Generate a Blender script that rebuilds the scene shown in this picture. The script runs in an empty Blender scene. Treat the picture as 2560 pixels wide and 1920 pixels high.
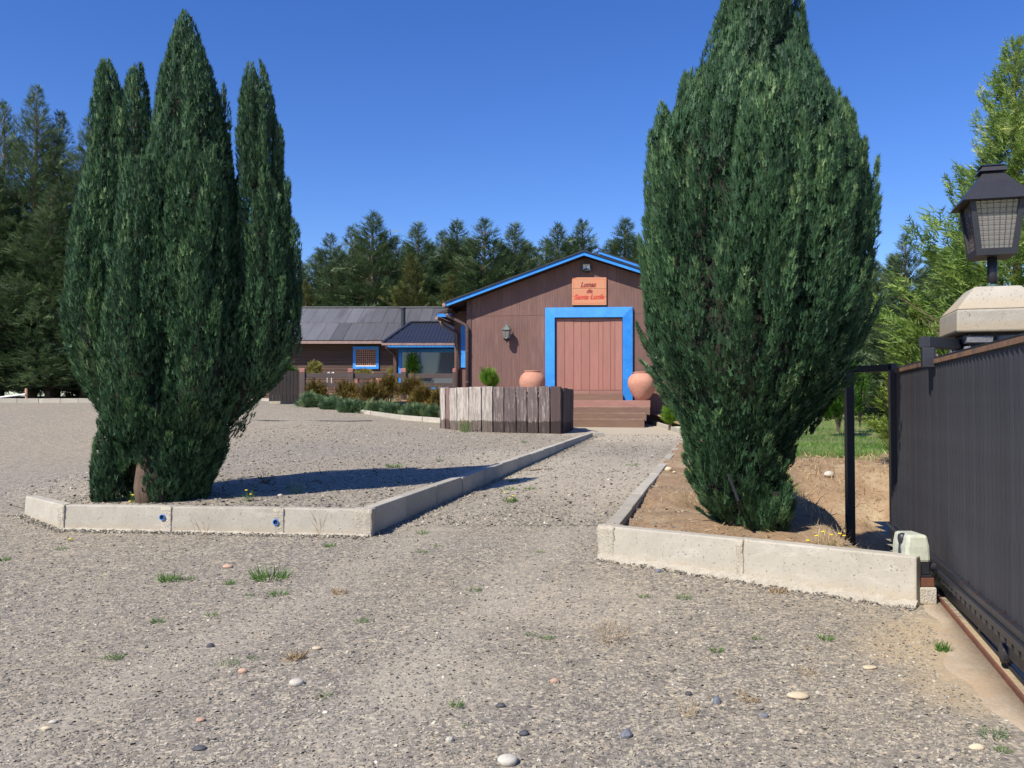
import bpy, bmesh, math, random
import numpy as np
from mathutils import Vector, Matrix
RAD = math.radians
rng = np.random.default_rng(7)
random.seed(7)
sc = bpy.context.scene
COL = sc.collection

# ------------------------------------------------------------------ camera, sky, sun, exposure
CAMZ, PITCH, F = 1.6, math.atan(55/2150), 2150.0
cam_d = bpy.data.cameras.new('camera')
cam_d.sensor_width = 36.0
cam_d.lens = 36.0*F/2560
cam_d.clip_end = 2000
cam = bpy.data.objects.new('camera', cam_d); COL.objects.link(cam)
cam.location = (0, 0, CAMZ)
cam.rotation_euler = (RAD(90)+PITCH, 0, 0)
sc.camera = cam

SUN_AZ, SUN_EL = RAD(42), RAD(46)      # sun stands behind the camera, to its left
w = bpy.data.worlds.new('World'); sc.world = w; w.use_nodes = True
nt = w.node_tree; nt.nodes.clear()
sky = nt.nodes.new('ShaderNodeTexSky'); sky.sky_type = 'NISHITA'; sky.sun_disc = False
sky.sun_elevation = SUN_EL; sky.sun_rotation = math.pi + SUN_AZ
sky.altitude = 200; sky.air_density = 1.0; sky.dust_density = 0.25; sky.ozone_density = 5.0
hs = nt.nodes.new('ShaderNodeHueSaturation'); hs.inputs['Saturation'].default_value = 1.24; hs.inputs['Hue'].default_value = 0.517
bg = nt.nodes.new('ShaderNodeBackground'); bg.inputs[1].default_value = 0.13
wo = nt.nodes.new('ShaderNodeOutputWorld')
nt.links.new(sky.outputs[0], hs.inputs['Color']); nt.links.new(hs.outputs[0], bg.inputs[0]); nt.links.new(bg.outputs[0], wo.inputs[0])
sl = bpy.data.lights.new('sun', 'SUN'); sl.energy = 5.0; sl.angle = RAD(0.5); sl.color = (1.0, 0.93, 0.81)
so = bpy.data.objects.new('sun', sl); COL.objects.link(so)
sdir = Vector((math.sin(SUN_AZ)*math.cos(SUN_EL), math.cos(SUN_AZ)*math.cos(SUN_EL), -math.sin(SUN_EL)))
so.rotation_euler = sdir.to_track_quat('-Z', 'Y').to_euler()
so.location = (-20, -20, 30)
sc.view_settings.view_transform = 'Standard'; sc.view_settings.look = 'None'
sc.view_settings.exposure = 0.38; sc.view_settings.gamma = 1.0; sc.view_settings.use_curve_mapping = False
sc.cycles.max_bounces = 5; sc.cycles.transparent_max_bounces = 6

# ------------------------------------------------------------------ picture <-> place
def ray(px, py):
    x, y = (px-1280)/F, (960-py)/F
    c, s = math.cos(PITCH), math.sin(PITCH)
    return Vector((x, c - y*s, s + y*c))
def at(px, py, Y):
    d = ray(px, py); return Vector((d.x*Y/d.y, Y, CAMZ+d.z*Y/d.y))
def sm(t): t = np.clip(t, 0, 1); return t*t*(3-2*t)
def G(x, y):
    return 0.033*np.clip(y, -40, 45) + 0.64*sm((y-18)/16)*sm((2-x)/9)
def H(x, y):        # how far the parking gravel lies above the drive
    h = (0.23-0.13*np.clip((y-8.8)/14.5, 0, 1))*sm((x+7.6)/1.9)
    t = (x+5.72)*.69-(y-10.06)*.724; dist = (x+5.72)*.724+(y-10.06)*.69      # along and behind the first kerb stone
    e = np.maximum(sm(dist/1.3)*(t < .6), sm((t-.02)/.4))
    return h*e*(1-sm((y-25)/3)) - 0.03*(1-sm((x+7.4)/0.6)) - 0.03*sm((y-26)/2)
def P(x, y): return G(x, y)+H(x, y)
def R(x, y):        # soil bed, ditch and lawn on the right
    x0 = 2.80+0.17*(y-7)+.08*np.sin(y*2.2)
    ditch = (0.92+.07*np.sin(x*5+y*3)*np.sin(y*4-x*2))*sm((x-x0)/0.75)*sm((y-6.75-.12*np.sin(x*3))/0.8)*(1-sm((y-11.3)/3.5))*(1-sm((x-5.2)/1.6))
    near = 0.20 + 0.035*np.sin(x*2.1+y*1.3)*np.cos(y*1.7-x) + .014*np.sin(x*9+3*np.sin(y*5))*np.sin(y*8+2*np.sin(x*4))
    return G(x, y) + near + 0.60*sm((y-14)/28)*sm((x-3)/4) - ditch
def on(px, py, fn=G):
    d = ray(px, py); lo, hi = 1.5, 1.5
    while hi < 120:
        p = d*(hi/d.y)
        if CAMZ+p.z < float(fn(p.x, p.y)): break
        lo = hi; hi += 0.25
    for _ in range(30):
        m = (lo+hi)/2; p = d*(m/d.y)
        if CAMZ+p.z < float(fn(p.x, p.y)): hi = m
        else: lo = m
    p = d*(hi/d.y); return Vector((p.x, p.y, float(fn(p.x, p.y))))
def inpoly(x, y, poly):
    x = np.asarray(x, float); y = np.asarray(y, float); r = np.zeros(x.shape, bool)
    n = len(poly)
    for i in range(n):
        x1, y1 = poly[i]; x2, y2 = poly[(i+1) % n]
        if y1 == y2: continue
        c = ((y1 > y) != (y2 > y)) & (x < (x2-x1)*(y-y1)/(y2-y1)+x1)
        r ^= c
    return r

# ------------------------------------------------------------------ materials
def newmat(name):
    m = bpy.data.materials.new(name); m.use_nodes = True
    nt = m.node_tree; nt.nodes.clear()
    out = nt.nodes.new('ShaderNodeOutputMaterial'); b = nt.nodes.new('ShaderNodeBsdfPrincipled')
    nt.links.new(b.outputs[0], out.inputs[0])
    return m, nt, b, out
def N(nt, t, **k):
    n = nt.nodes.new(t)
    for a, v in k.items():
        if a.startswith('i_'): n.inputs[a[2:].replace('_', ' ')].default_value = v
        else: setattr(n, a, v)
    return n
def rgba(c): return (c[0], c[1], c[2], 1.0)
def coords(nt, scale=(1, 1, 1), kind='Object'):
    tc = N(nt, 'ShaderNodeTexCoord'); mp = N(nt, 'ShaderNodeMapping'); mp.inputs['Scale'].default_value = scale
    nt.links.new(tc.outputs[kind], mp.inputs[0]); return mp.outputs[0]
def noise(nt, vec, scale, detail=4, rough=0.6):
    n = N(nt, 'ShaderNodeTexNoise'); n.inputs['Scale'].default_value = scale
    n.inputs['Detail'].default_value = detail; n.inputs['Roughness'].default_value = rough
    nt.links.new(vec, n.inputs['Vector']); return n.outputs['Fac']
def ramp(nt, fac, stops, interp='LINEAR'):
    r = N(nt, 'ShaderNodeValToRGB'); r.color_ramp.interpolation = interp
    e = r.color_ramp.elements
    while len(e) < len(stops): e.new(0.5)
    for el, (p, c) in zip(e, stops):
        el.position = p; el.color = rgba(c) if hasattr(c, '__len__') else (c, c, c, 1)
    nt.links.new(fac, r.inputs[0]); return r.outputs[0]
def mix(nt, fac, a, b, mode='MIX'):
    m = N(nt, 'ShaderNodeMix', data_type='RGBA', blend_type=mode)
    for s, v in ((0, fac), (6, a), (7, b)):
        if isinstance(v, bpy.types.NodeSocket): nt.links.new(v, m.inputs[s])
        elif hasattr(v, '__len__'): m.inputs[s].default_value = rgba(v)
        else: m.inputs[s].default_value = v
    return m.outputs[2]
def bump(nt, b, h, strength, dist=0.01):
    n = N(nt, 'ShaderNodeBump'); n.inputs['Strength'].default_value = strength; n.inputs['Distance'].default_value = dist
    nt.links.new(h, n.inputs['Height']); nt.links.new(n.outputs[0], b.inputs['Normal']); return n
def surf(name, c1, c2=None, scale=6, stretch=(1, 1, 1), rough=0.7, metal=0.0, bs=0.3, bd=0.01, fine=None, spec=0.5, dirt=None):
    """colour mottled between c1 and c2, with fine grain and relief"""
    m, nt, b, _ = newmat(name); v = coords(nt, stretch)
    c2 = c2 or tuple(x*0.7 for x in c1)
    n1 = noise(nt, v, scale, 6, 0.65)
    col = ramp(nt, n1, [(0.3, c1), (0.7, c2)])
    n2 = noise(nt, v, fine or scale*9, 4, 0.7)
    col = mix(nt, 1.0, col, ramp(nt, n2, [(0.25, 0.78), (0.75, 1.12)]), 'MULTIPLY')
    oi = N(nt, 'ShaderNodeObjectInfo')
    col = mix(nt, 1.0, col, ramp(nt, oi.outputs['Random'], [(0, .90), (1, 1.10)]), 'MULTIPLY')      # each piece a little different
    if dirt:
        n3 = noise(nt, v, scale*0.45, 5, 0.7)
        col = mix(nt, ramp(nt, n3, [(0.52, 0.0), (0.68, 0.85)]), col, dirt)
    nt.links.new(col, b.inputs['Base Color'])
    b.inputs['Roughness'].default_value = rough; b.inputs['Metallic'].default_value = metal
    b.inputs['Specular IOR Level'].default_value = spec
    if bs: bump(nt, b, n2, bs, bd)
    return m
def leafmat(name, c1, c2, c3=None, trans=0.25, rough=0.6, spec=0.35):
    """leaf colour varies from spray to spray through the 'tint' attribute"""
    m, nt, b, out = newmat(name)
    a = N(nt, 'ShaderNodeAttribute', attribute_name='tint')
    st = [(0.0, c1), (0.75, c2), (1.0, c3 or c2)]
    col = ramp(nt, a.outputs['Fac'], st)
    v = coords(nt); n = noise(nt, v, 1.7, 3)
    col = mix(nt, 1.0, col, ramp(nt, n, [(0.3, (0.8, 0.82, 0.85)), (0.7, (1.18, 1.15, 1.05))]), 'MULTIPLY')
    nt.links.new(col, b.inputs['Base Color']); b.inputs['Roughness'].default_value = rough
    b.inputs['Specular IOR Level'].default_value = spec
    t = N(nt, 'ShaderNodeBsdfTranslucent'); nt.links.new(col, t.inputs[0])
    mx = N(nt, 'ShaderNodeMixShader'); mx.inputs[0].default_value = trans
    nt.links.new(b.outputs[0], mx.inputs[1]); nt.links.new(t.outputs[0], mx.inputs[2]); nt.links.new(mx.outputs[0], out.inputs[0])
    return m
M = {}
def gravelmat(name, patch):
    m, nt, b, _ = newmat(name); v = coords(nt)
    vo = N(nt, 'ShaderNodeTexVoronoi'); vo.inputs['Scale'].default_value = 62; nt.links.new(v, vo.inputs['Vector'])
    vb = N(nt, 'ShaderNodeTexVoronoi'); vb.inputs['Scale'].default_value = 24; nt.links.new(v, vb.inputs['Vector'])
    sep = N(nt, 'ShaderNodeSeparateColor'); nt.links.new(vo.outputs['Color'], sep.inputs[0])
    stone = ramp(nt, sep.outputs[0], [(0.0, (0.115, 0.108, 0.098)), (0.3, (0.19, 0.176, 0.148)), (0.6, (0.285, 0.256, 0.206)), (0.85, (0.40, 0.35, 0.26)), (1.0, (0.53, 0.485, 0.39))])
    sb = N(nt, 'ShaderNodeSeparateColor'); nt.links.new(vb.outputs['Color'], sb.inputs[0])
    big = ramp(nt, sb.outputs[1], [(0.0, (0.80, 0.80, 0.83)), (0.6, (1.0, 1.0, 1.0)), (1.0, (1.25, 1.2, 1.1))])
    col = mix(nt, 1.0, stone, big, 'MULTIPLY')
    n1 = noise(nt, v, 0.55, 6, 0.65)
    fines = ramp(nt, noise(nt, v, 130, 3), [(0.2, (0.17, 0.15, 0.12)), (0.8, (0.37, 0.325, 0.255))])
    col = mix(nt, ramp(nt, n1, [(0.38, 0.12), (0.68, patch)]), col, fines)
    sp = noise(nt, v, 9, 8, 0.8)
    col = mix(nt, 1.0, col, ramp(nt, sp, [(0.36, (.74, .74, .74)), (0.5, (1, 1, 1)), (0.64, (1.16, 1.15, 1.12))]), 'MULTIPLY')
    n2 = noise(nt, v, 0.13, 4)
    col = mix(nt, 1.0, col, ramp(nt, n2, [(0.3, (0.90, 0.91, 0.95)), (0.7, (1.12, 1.07, 0.98))]), 'MULTIPLY')
    nt.links.new(col, b.inputs['Base Color']); b.inputs['Roughness'].default_value = 0.9; b.inputs['Specular IOR Level'].default_value = 0.25
    # two faint compacted wheel tracks up the drive
    tc_ = N(nt, 'ShaderNodeTexCoord'); sx_ = N(nt, 'ShaderNodeSeparateXYZ'); nt.links.new(tc_.outputs['Object'], sx_.inputs[0])
    uu = N(nt, 'ShaderNodeMath', operation='MULTIPLY_ADD'); nt.links.new(sx_.outputs[1], uu.inputs[0]); uu.inputs[1].default_value = -.252; nt.links.new(sx_.outputs[0], uu.inputs[2])
    wn_ = N(nt, 'ShaderNodeMath', operation='MULTIPLY_ADD'); nt.links.new(noise(nt, v, .7, 5, .7), wn_.inputs[0]); wn_.inputs[1].default_value = .7; nt.links.new(uu.outputs[0], wn_.inputs[2])
    for uc in (-2.75, -1.35):
        sb_ = N(nt, 'ShaderNodeMath', operation='ADD'); nt.links.new(wn_.outputs[0], sb_.inputs[0]); sb_.inputs[1].default_value = -uc
        ab = N(nt, 'ShaderNodeMath', operation='ABSOLUTE'); nt.links.new(sb_.outputs[0], ab.inputs[0])
        col = mix(nt, ramp(nt, ab.outputs[0], [(.05, .34), (.36, 0.0)]), col, (.40, .355, .28))
    # sandy worn places: by the gate end, along the middle of the drive and behind the steps
    for cx_, cy_, rr, am in ((2.75, 5.2, .55, .75), (2.45, 4.4, .35, .55), (1.1, 14.5, 2.0, .45), (3.6, 26.0, 3.0, .8), (.55, 6.1, .6, .3), (-.35, 4.6, .4, .3)):
        dn = N(nt, 'ShaderNodeVectorMath', operation='DISTANCE'); tc_ = N(nt, 'ShaderNodeTexCoord'); sx_ = N(nt, 'ShaderNodeVectorMath', operation='MULTIPLY')
        nt.links.new(tc_.outputs['Object'], sx_.inputs[0]); sx_.inputs[1].default_value = (1, .7 if cy_ > 10 else 1, 0); nt.links.new(sx_.outputs[0], dn.inputs[0]); dn.inputs[1].default_value = (cx_, cy_*(.7 if cy_ > 10 else 1), 0)
        ma = N(nt, 'ShaderNodeMath', operation='MULTIPLY_ADD'); nt.links.new(noise(nt, v, 1.6 if cy_ < 10 else .6, 6, .7), ma.inputs[0]); ma.inputs[1].default_value = -1.6*rr; nt.links.new(dn.outputs['Value'], ma.inputs[2])
        mv = N(nt, 'ShaderNodeMath', operation='DIVIDE'); nt.links.new(ma.outputs[0], mv.inputs[0]); mv.inputs[1].default_value = rr
        col = mix(nt, ramp(nt, mv.outputs[0], [(0.0, am), (0.55, 0.0)]), col, (0.43, 0.33, 0.20) if cy_ < 10 and am > .5 else (0.44, 0.385, 0.29))
    nt.links.new(col, b.inputs['Base Color'])
    bump(nt, b, vo.outputs['Distance'], -0.9, 0.012)
    return m
M['gravel'] = gravelmat('gravel', 0.5)
M['soil'] = surf('dry soil', (0.40, 0.27, 0.155), (0.29, 0.185, 0.10), 2.2, rough=0.95, bs=0.9, bd=0.03, fine=28, dirt=(0.46, 0.36, 0.22))
M['lawn'] = surf('lawn earth and grass', (0.10, 0.155, 0.04), (0.19, 0.21, 0.07), 0.6, rough=0.95, bs=0.8, bd=0.04, fine=22, dirt=(0.25, 0.22, 0.09))
def concretemat():
    m, nt, b, _ = newmat('cast concrete'); v = coords(nt); g = coords(nt, kind='Generated')
    col = ramp(nt, noise(nt, v, 3.2, 7, .7), [(.3, (.44, .405, .335)), (.7, (.345, .318, .262))])
    col = mix(nt, ramp(nt, noise(nt, coords(nt, (1.4, 1.4, 5)), 1.8, 6, .7), [(.56, 0.0), (.66, .55)]), col, (.50, .468, .40))
    col = mix(nt, ramp(nt, noise(nt, coords(nt, (5, 5, .5)), 3.0, 6, .75), [(.58, 0.0), (.70, .5)]), col, (.28, .255, .205))
    pits = ramp(nt, noise(nt, v, 55, 3, .6), [(.30, .45), (.37, 1.0)]); col = mix(nt, 1.0, col, pits, 'MULTIPLY')
    sx = N(nt, 'ShaderNodeSeparateXYZ'); nt.links.new(g, sx.inputs[0])
    ma = N(nt, 'ShaderNodeMath', operation='MULTIPLY_ADD'); nt.links.new(noise(nt, v, 12, 6, .75), ma.inputs[0]); ma.inputs[1].default_value = .5; nt.links.new(sx.outputs[2], ma.inputs[2])
    col = mix(nt, ramp(nt, ma.outputs[0], [(.56, .75), (.80, 0.0)]), col, (.40, .33, .235))
    oi = N(nt, 'ShaderNodeObjectInfo'); col = mix(nt, 1.0, col, ramp(nt, oi.outputs['Random'], [(0, .88), (1, 1.08)]), 'MULTIPLY')
    nt.links.new(col, b.inputs['Base Color']); b.inputs['Roughness'].default_value = .92; b.inputs['Specular IOR Level'].default_value = .3
    n1 = N(nt, 'ShaderNodeMath', operation='ADD'); nt.links.new(noise(nt, v, 30, 7, .75), n1.inputs[0]); nt.links.new(pits, n1.inputs[1])
    bump(nt, b, n1.outputs[0], .55, .008); return m
M['concrete'] = concretemat()
M['mortar'] = surf('rough mortar', (0.60, 0.545, 0.44), (0.47, 0.42, 0.33), 14, rough=0.95, bs=1.0, bd=0.02, fine=60)

# ------------------------------------------------------------------ objects
def tag(o, label=None, cat=None, group=None, kind=None):
    if label: o['label'] = label
    if cat: o['category'] = cat
    if group: o['group'] = group
    if kind: o['kind'] = kind
    return o
def thing(name, label, cat, loc, group=None):
    o = bpy.data.objects.new(name, None); COL.objects.link(o); o.location = loc
    o.empty_display_size = 0.1
    return tag(o, label, cat, group)
def wloc(o):
    v = Vector((0, 0, 0))
    while o is not None: v += Vector(o.location); o = o.parent
    return v
def link(name, me, parent=None, loc=None):
    o = bpy.data.objects.new(name, me); COL.objects.link(o)
    if parent is not None: o.parent = parent
    if loc is not None: o.location = loc
    return o
class MB:
    def __init__(s): s.v = []; s.f = []
    def add(s, vs, fs):
        k = len(s.v); s.v += [Vector(p) for p in vs]; s.f += [tuple(i+k for i in f) for f in fs]; return s
    def box(s, a, b):
        x0, y0, z0 = (min(a[i], b[i]) for i in range(3)); x1, y1, z1 = (max(a[i], b[i]) for i in range(3))
        return s.add([(x0,y0,z0),(x1,y0,z0),(x1,y1,z0),(x0,y1,z0),(x0,y0,z1),(x1,y0,z1),(x1,y1,z1),(x0,y1,z1)],
                     [(0,3,2,1),(4,5,6,7),(0,1,5,4),(1,2,6,5),(2,3,7,6),(3,0,4,7)])
    def hexa(s, p): return s.add(p, [(0,3,2,1),(4,5,6,7),(0,1,5,4),(1,2,6,5),(2,3,7,6),(3,0,4,7)])
    def bar(s, p, q, wd, h, up=(0, 0, 1)):
        p, q = Vector(p), Vector(q); d = (q-p).normalized(); up = Vector(up)
        sd = d.cross(up)
        if sd.length < 1e-4: sd = d.cross(Vector((1, 0, 0)))
        sd.normalize(); u = sd.cross(d).normalized(); a, b = sd*wd/2, u*h/2
        return s.hexa([p-a-b, p+a-b, q+a-b, q-a-b, p-a+b, p+a+b, q+a+b, q-a+b])
    def tube(s, pts, r, n=8, cap=True):
        pts = [Vector(p) for p in pts]; rs = r if hasattr(r, '__len__') else [r]*len(pts)
        k = len(s.v); prev = None
        for i, p in enumerate(pts):
            d = (pts[min(i+1, len(pts)-1)]-pts[max(i-1, 0)]).normalized()
            if prev is None:
                prev = d.cross(Vector((0, 0, 1)))
                if prev.length < 0.05: prev = d.cross(Vector((1, 0, 0)))
            sd = (prev - d*prev.dot(d)).normalized(); prev = sd; u = d.cross(sd)
            for j in range(n):
                a = 2*math.pi*j/n; s.v.append(p + (sd*math.cos(a)+u*math.sin(a))*rs[i])
        for i in range(len(pts)-1):
            for j in range(n):
                a, b = k+i*n+j, k+i*n+(j+1) % n
                s.f.append((a, b, b+n, a+n))
        if cap:
            s.f.append(tuple(k+j for j in range(n))[::-1]); s.f.append(tuple(k+(len(pts)-1)*n+j for j in range(n)))
        return s
    def lathe(s, c, prof, n=24):
        c = Vector(c); k = len(s.v)
        for r, z in prof:
            for j in range(n):
                a = 2*math.pi*j/n; s.v.append(c+Vector((r*math.cos(a), r*math.sin(a), z)))
        for i in range(len(prof)-1):
            for j in range(n):
                a, b = k+i*n+j, k+i*n+(j+1) % n
                s.f.append((a, b, b+n, a+n))
        s.f.append(tuple(k+j for j in range(n))[::-1]); s.f.append(tuple(k+(len(prof)-1)*n+j for j in range(n)))
        return s
    def build(s, name, mat, parent=None, smooth=False, bevel=0.0, rough_up=0.0):
        off = wloc(parent) if parent is not None else Vector((0, 0, 0))
        me = bpy.data.meshes.new(name); me.from_pydata([tuple(p-off) for p in s.v], [], s.f)
        me.validate(); me.materials.append(M[mat] if isinstance(mat, str) else mat)
        bm = bmesh.new(); bm.from_mesh(me); bmesh.ops.recalc_face_normals(bm, faces=bm.faces); bm.to_mesh(me); bm.free()
        if smooth: me.polygons.foreach_set('use_smooth', [True]*len(me.polygons))
        o = link(name, me, parent)
        if bevel:
            md = o.modifiers.new('bevel', 'BEVEL'); md.width = bevel; md.segments = 2; md.limit_method = 'ANGLE'; md.angle_limit = RAD(40)
        return o
def fastmesh(name, V, Fc, mat, parent=None, tint=None, smooth=False, kind=None, off=None):
    """V (n,3) floats, Fc (m,3 or 4) ints"""
    if parent is not None: V = V - np.array(wloc(parent))
    if off is not None: V = V - np.array(off)
    me = bpy.data.meshes.new(name); n, (m, k) = len(V), Fc.shape
    me.vertices.add(n); me.vertices.foreach_set('co', np.ascontiguousarray(V, np.float32).ravel())
    me.loops.add(m*k); me.loops.foreach_set('vertex_index', Fc.astype(np.int32).ravel())
    me.polygons.add(m); me.polygons.foreach_set('loop_start', np.arange(0, m*k, k, dtype=np.int32))
    me.polygons.foreach_set('loop_total', np.full(m, k, np.int32))
    if smooth: me.polygons.foreach_set('use_smooth', np.ones(m, bool))
    if tint is not None:
        a = me.attributes.new('tint', 'FLOAT', 'POINT'); a.data.foreach_set('value', tint.astype(np.float32))
    me.update(calc_edges=True); me.materials.append(M[mat] if isinstance(mat, str) else mat)
    o = link(name, me, parent)
    if kind: o['kind'] = kind
    return o
def scatter(T, TF, pos, ax, nr, size, tint=None):
    """copies of a small template: its y axis along ax, its x axis across, z near nr; returns V, F, tint"""
    ax = ax/np.linalg.norm(ax, axis=1, keepdims=True)
    x = np.cross(ax, nr); x /= np.linalg.norm(x, axis=1, keepdims=True)+1e-9
    z = np.cross(x, ax)
    B = np.stack([x, ax, z], 1)                                  # rows
    size = np.asarray(size, float)
    if size.ndim == 1: size = np.repeat(size[:, None], 3, 1)
    L = T[None]*size[:, None, :]
    V = np.einsum('nki,nij->nkj', L, B)+pos[:, None]
    k = len(T); n = len(pos)
    Fc = (TF[None]+(np.arange(n)*k)[:, None, None]).reshape(-1, TF.shape[1])
    return V.reshape(-1, 3), Fc, (np.repeat(tint, k) if tint is not None else None)
def merge(parts):
    Vs, Fs, Ts = [], [], []; k = 0
    for V, Fc, t in parts:
        Vs.append(V); Fs.append(Fc+k); Ts.append(t if t is not None else np.zeros(len(V))); k += len(V)
    return np.concatenate(Vs), np.concatenate(Fs), np.concatenate(Ts)
def unit(n):
    v = rng.normal(size=(n, 3)); return v/np.linalg.norm(v, axis=1, keepdims=True)
# ------------------------------------------------------------------ the ground
kA, kB, kC, kD = on(58, 1286), on(152, 1325), on(922, 1342), on(1484, 1092)
kE, kF, kH, kJ = on(1502, 1395), on(2293, 1520), on(1717, 1090), on(1611, 1056)
PARK = [(-30, 12.2), (-7.75, 12.2), (kA.x+.0, kA.y+.16), (kB.x, kB.y+.08), (kC.x-.06, kC.y+.08), (kD.x-.08, kD.y), (2.3, 30), (-30, 30)]
gx = lambda y: 1.396+0.282*y                       # line of the sliding gate
RIGHT = [(kE.x+.08, kE.y+.08), (kF.x, kF.y+.08), (gx(6.3)-.16, 6.3), (gx(9.6)-.05, 9.6), (60, 9.6), (60, 80), (4.5, 80), (kJ.x+.1, kJ.y), (kH.x+.08, kH.y)]
def heightsheet(name, xs, ys, fn, keep, mat, kind='structure', extra=0.0):
    X, Y = np.meshgrid(xs, ys); Z = fn(X, Y)
    if extra: Z = Z + extra*(np.sin(X*3.1+1.3*np.sin(Y*1.7))*np.sin(Y*2.3+X*.7))
    V = np.stack([X, Y, Z], -1).reshape(-1, 3); nx = len(xs)
    I, J = np.meshgrid(np.arange(len(xs)-1), np.arange(len(ys)-1))
    a = (J*nx+I).ravel(); Fc = np.stack([a, a+1, a+1+nx, a+nx], 1)
    cx = V[Fc][:, :, 0].mean(1); cy = V[Fc][:, :, 1].mean(1)
    Fc = Fc[keep(cx, cy)]
    used, inv = np.unique(Fc, return_inverse=True)
    return tag(fastmesh(name, V[used], inv.reshape(Fc.shape), mat, smooth=True), kind=kind)
def stretch(a, b, step, far0, far1):
    core = np.arange(a, b+1e-6, step)
    lo = a-np.geomspace(step*2, a-far0, 26)[::-1]; hi = b+np.geomspace(step*2, far1-b, 26)
    return np.concatenate([lo, core, hi])
heightsheet('ground', stretch(-8, 6, .1, -500, 500), stretch(2, 30, .1, -120, 800), G, lambda x, y: ~inpoly(x, y, RIGHT), 'gravel')
heightsheet('parking_gravel', np.arange(-30, 2.6, .1), np.arange(8.9, 30.01, .1), P, lambda x, y: inpoly(x, y, PARK), 'gravel')
lawn_edge = lambda x, y: y > 15.2+0.45*np.sin(x*1.9)+0.3*np.sin(x*4.7+1)+0.0*x
lx = lambda y: 3.5+0.2*(y-15)+.15*np.sin(y*2.1)
xr = np.concatenate([np.arange(.5, 9, .09), np.geomspace(9, 60, 40)]); yr = np.concatenate([np.arange(5.9, 18, .09), np.arange(18, 80, .5)])
heightsheet('soil_bed', xr, yr, R, lambda x, y: inpoly(x, y, RIGHT) & ~(lawn_edge(x, y) & (x > lx(y))), 'soil', extra=0.012)
heightsheet('lawn', xr, yr, R, lambda x, y: inpoly(x, y, RIGHT) & lawn_edge(x, y) & (x > lx(y)), 'lawn', extra=0.012)

# ------------------------------------------------------------------ kerbs: every cast length is a stone of its own
def kerb(label, pts, tops, width, cuts, mortar_at=(), side=1, bev=0.012, skip_end=False, depth=0.12):
    """pts: base points along the outer face; tops: height above the base; side: +1 = body to the left of travel"""
    root = thing('concrete_kerb', label, 'kerb', pts[0])
    P3 = [Vector(p) for p in pts]; seg = [(P3[i+1]-P3[i]).to_2d().length for i in range(len(P3)-1)]
    for i in range(len(P3)-1):
        a, b = P3[i], P3[i+1]; d = (b-a); d.z = 0; d.normalize(); nrm = Vector((-d.y, d.x, 0))*side
        n = max(1, cuts[i]); 
        for j in range(n):
            t0, t1 = j/n, (j+1)/n
            L = seg[i]; g = 0.006/L
            t0 += g if j else 0; t1 -= g
            p, q = a.lerp(b, t0), a.lerp(b, t1)
            h0 = tops[i]+(tops[i+1]-tops[i])*t0+random.uniform(-.006, .006); h1 = tops[i]+(tops[i+1]-tops[i])*t1+random.uniform(-.006, .006)
            o0 = nrm*random.uniform(-.008, .008); p = p+o0; q = q+o0
            lean = nrm*0.02; dn = Vector((0, 0, -depth))
            m = MB().hexa([p+dn, q+dn, q+nrm*width+dn, p+nrm*width+dn, p+lean+Vector((0,0,h0)), q+lean+Vector((0,0,h1)), q+nrm*width+Vector((0,0,h1)), p+nrm*width+Vector((0,0,h0))])
            m.build('kerb_stone', 'concrete', root, bevel=bev)
    return root
def rough_block(name, c, d, half, nrm, width, h, root, mat='mortar', amp=0.01, out=0.012):
    """a lumpy mortar plug wrapped over the kerb at c"""
    bm = bmesh.new(); bmesh.ops.create_cube(bm, size=1.0)
    bmesh.ops.subdivide_edges(bm, edges=bm.edges[:], cuts=7, use_grid_fill=True)
    off = wloc(root)
    for v in bm.verts:
        x, y, z = v.co
        p = Vector(c)+d*(x*2*half)+nrm*(width/2+y*(width+2*out))+Vector((0, 0, (z+.5)*(h+out+.05)-.05))
        p += Vector([random.uniform(-amp, amp) for _ in range(3)])
        v.co = p-off
    me = bpy.data.meshes.new(name); bm.to_mesh(me); bm.free(); me.materials.append(M[mat])
    me.polygons.foreach_set('use_smooth', [True]*len(me.polygons))
    return link(name, me, root)
KW = 0.15
def upto(p, h): return Vector((p.x, p.y, p.z+h))
kM1, kM2 = kB.lerp(kC, .358), kB.lerp(kC, .722)
front = kerb('thick low concrete kerb with two blue drain pipes in front of the left cypress', [kA, kB, kM1, kM2, kC], [.215, .265, .268, .272, .275], KW, [1, 1, 1, 1], side=1)
pathl = kerb('long concrete kerb running back along the left edge of the drive', [kC, kD], [.275, .11], KW, [14], side=1)
rfront = kerb('high pale concrete kerb in front of the right cypress, ending at the gate motor', [kE, kF], [.29, .345], KW, [2], side=1)
rpath = kerb('long low concrete kerb along the right edge of the drive beside bare soil', [kE, kH], [.285, .13], KW, [14], side=-1)
endk = kerb('short concrete kerb between the porch steps and the end of the drive', [kH, kJ], [.13, .13], .12, [3], side=-1)
kerb('short kerb return between the log planter and the end of the left drive kerb', [kD, on(1425, 1082)], [.11, .11], .3, [1], side=-1)
def fdir(a, b):
    d = Vector((b.x-a.x, b.y-a.y, 0)).normalized(); return d, Vector((-d.y, d.x, 0))
d, nrm = fdir(kB, kC)
rough_block('mortar_joint', kB, d, .035, nrm, KW, .262, front, amp=.005, out=.004)
for px, py in ((415, 1334), (700, 1341)):
    c = kM1 if px < 500 else kM2; c = c-d*.022; rough_block('mortar_joint', c, d, .055, nrm, KW, .262, front, amp=.004, out=.003)
rough_block('mortar_corner', kC-d*.06+nrm*.0, d, .09, nrm, KW, .27, front, amp=.007, out=.004)
M['pipe blue'] = surf('blue plastic pipe', (0.05, 0.22, 0.60), (0.03, 0.16, 0.5), 20, rough=0.4, bs=0)
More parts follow.
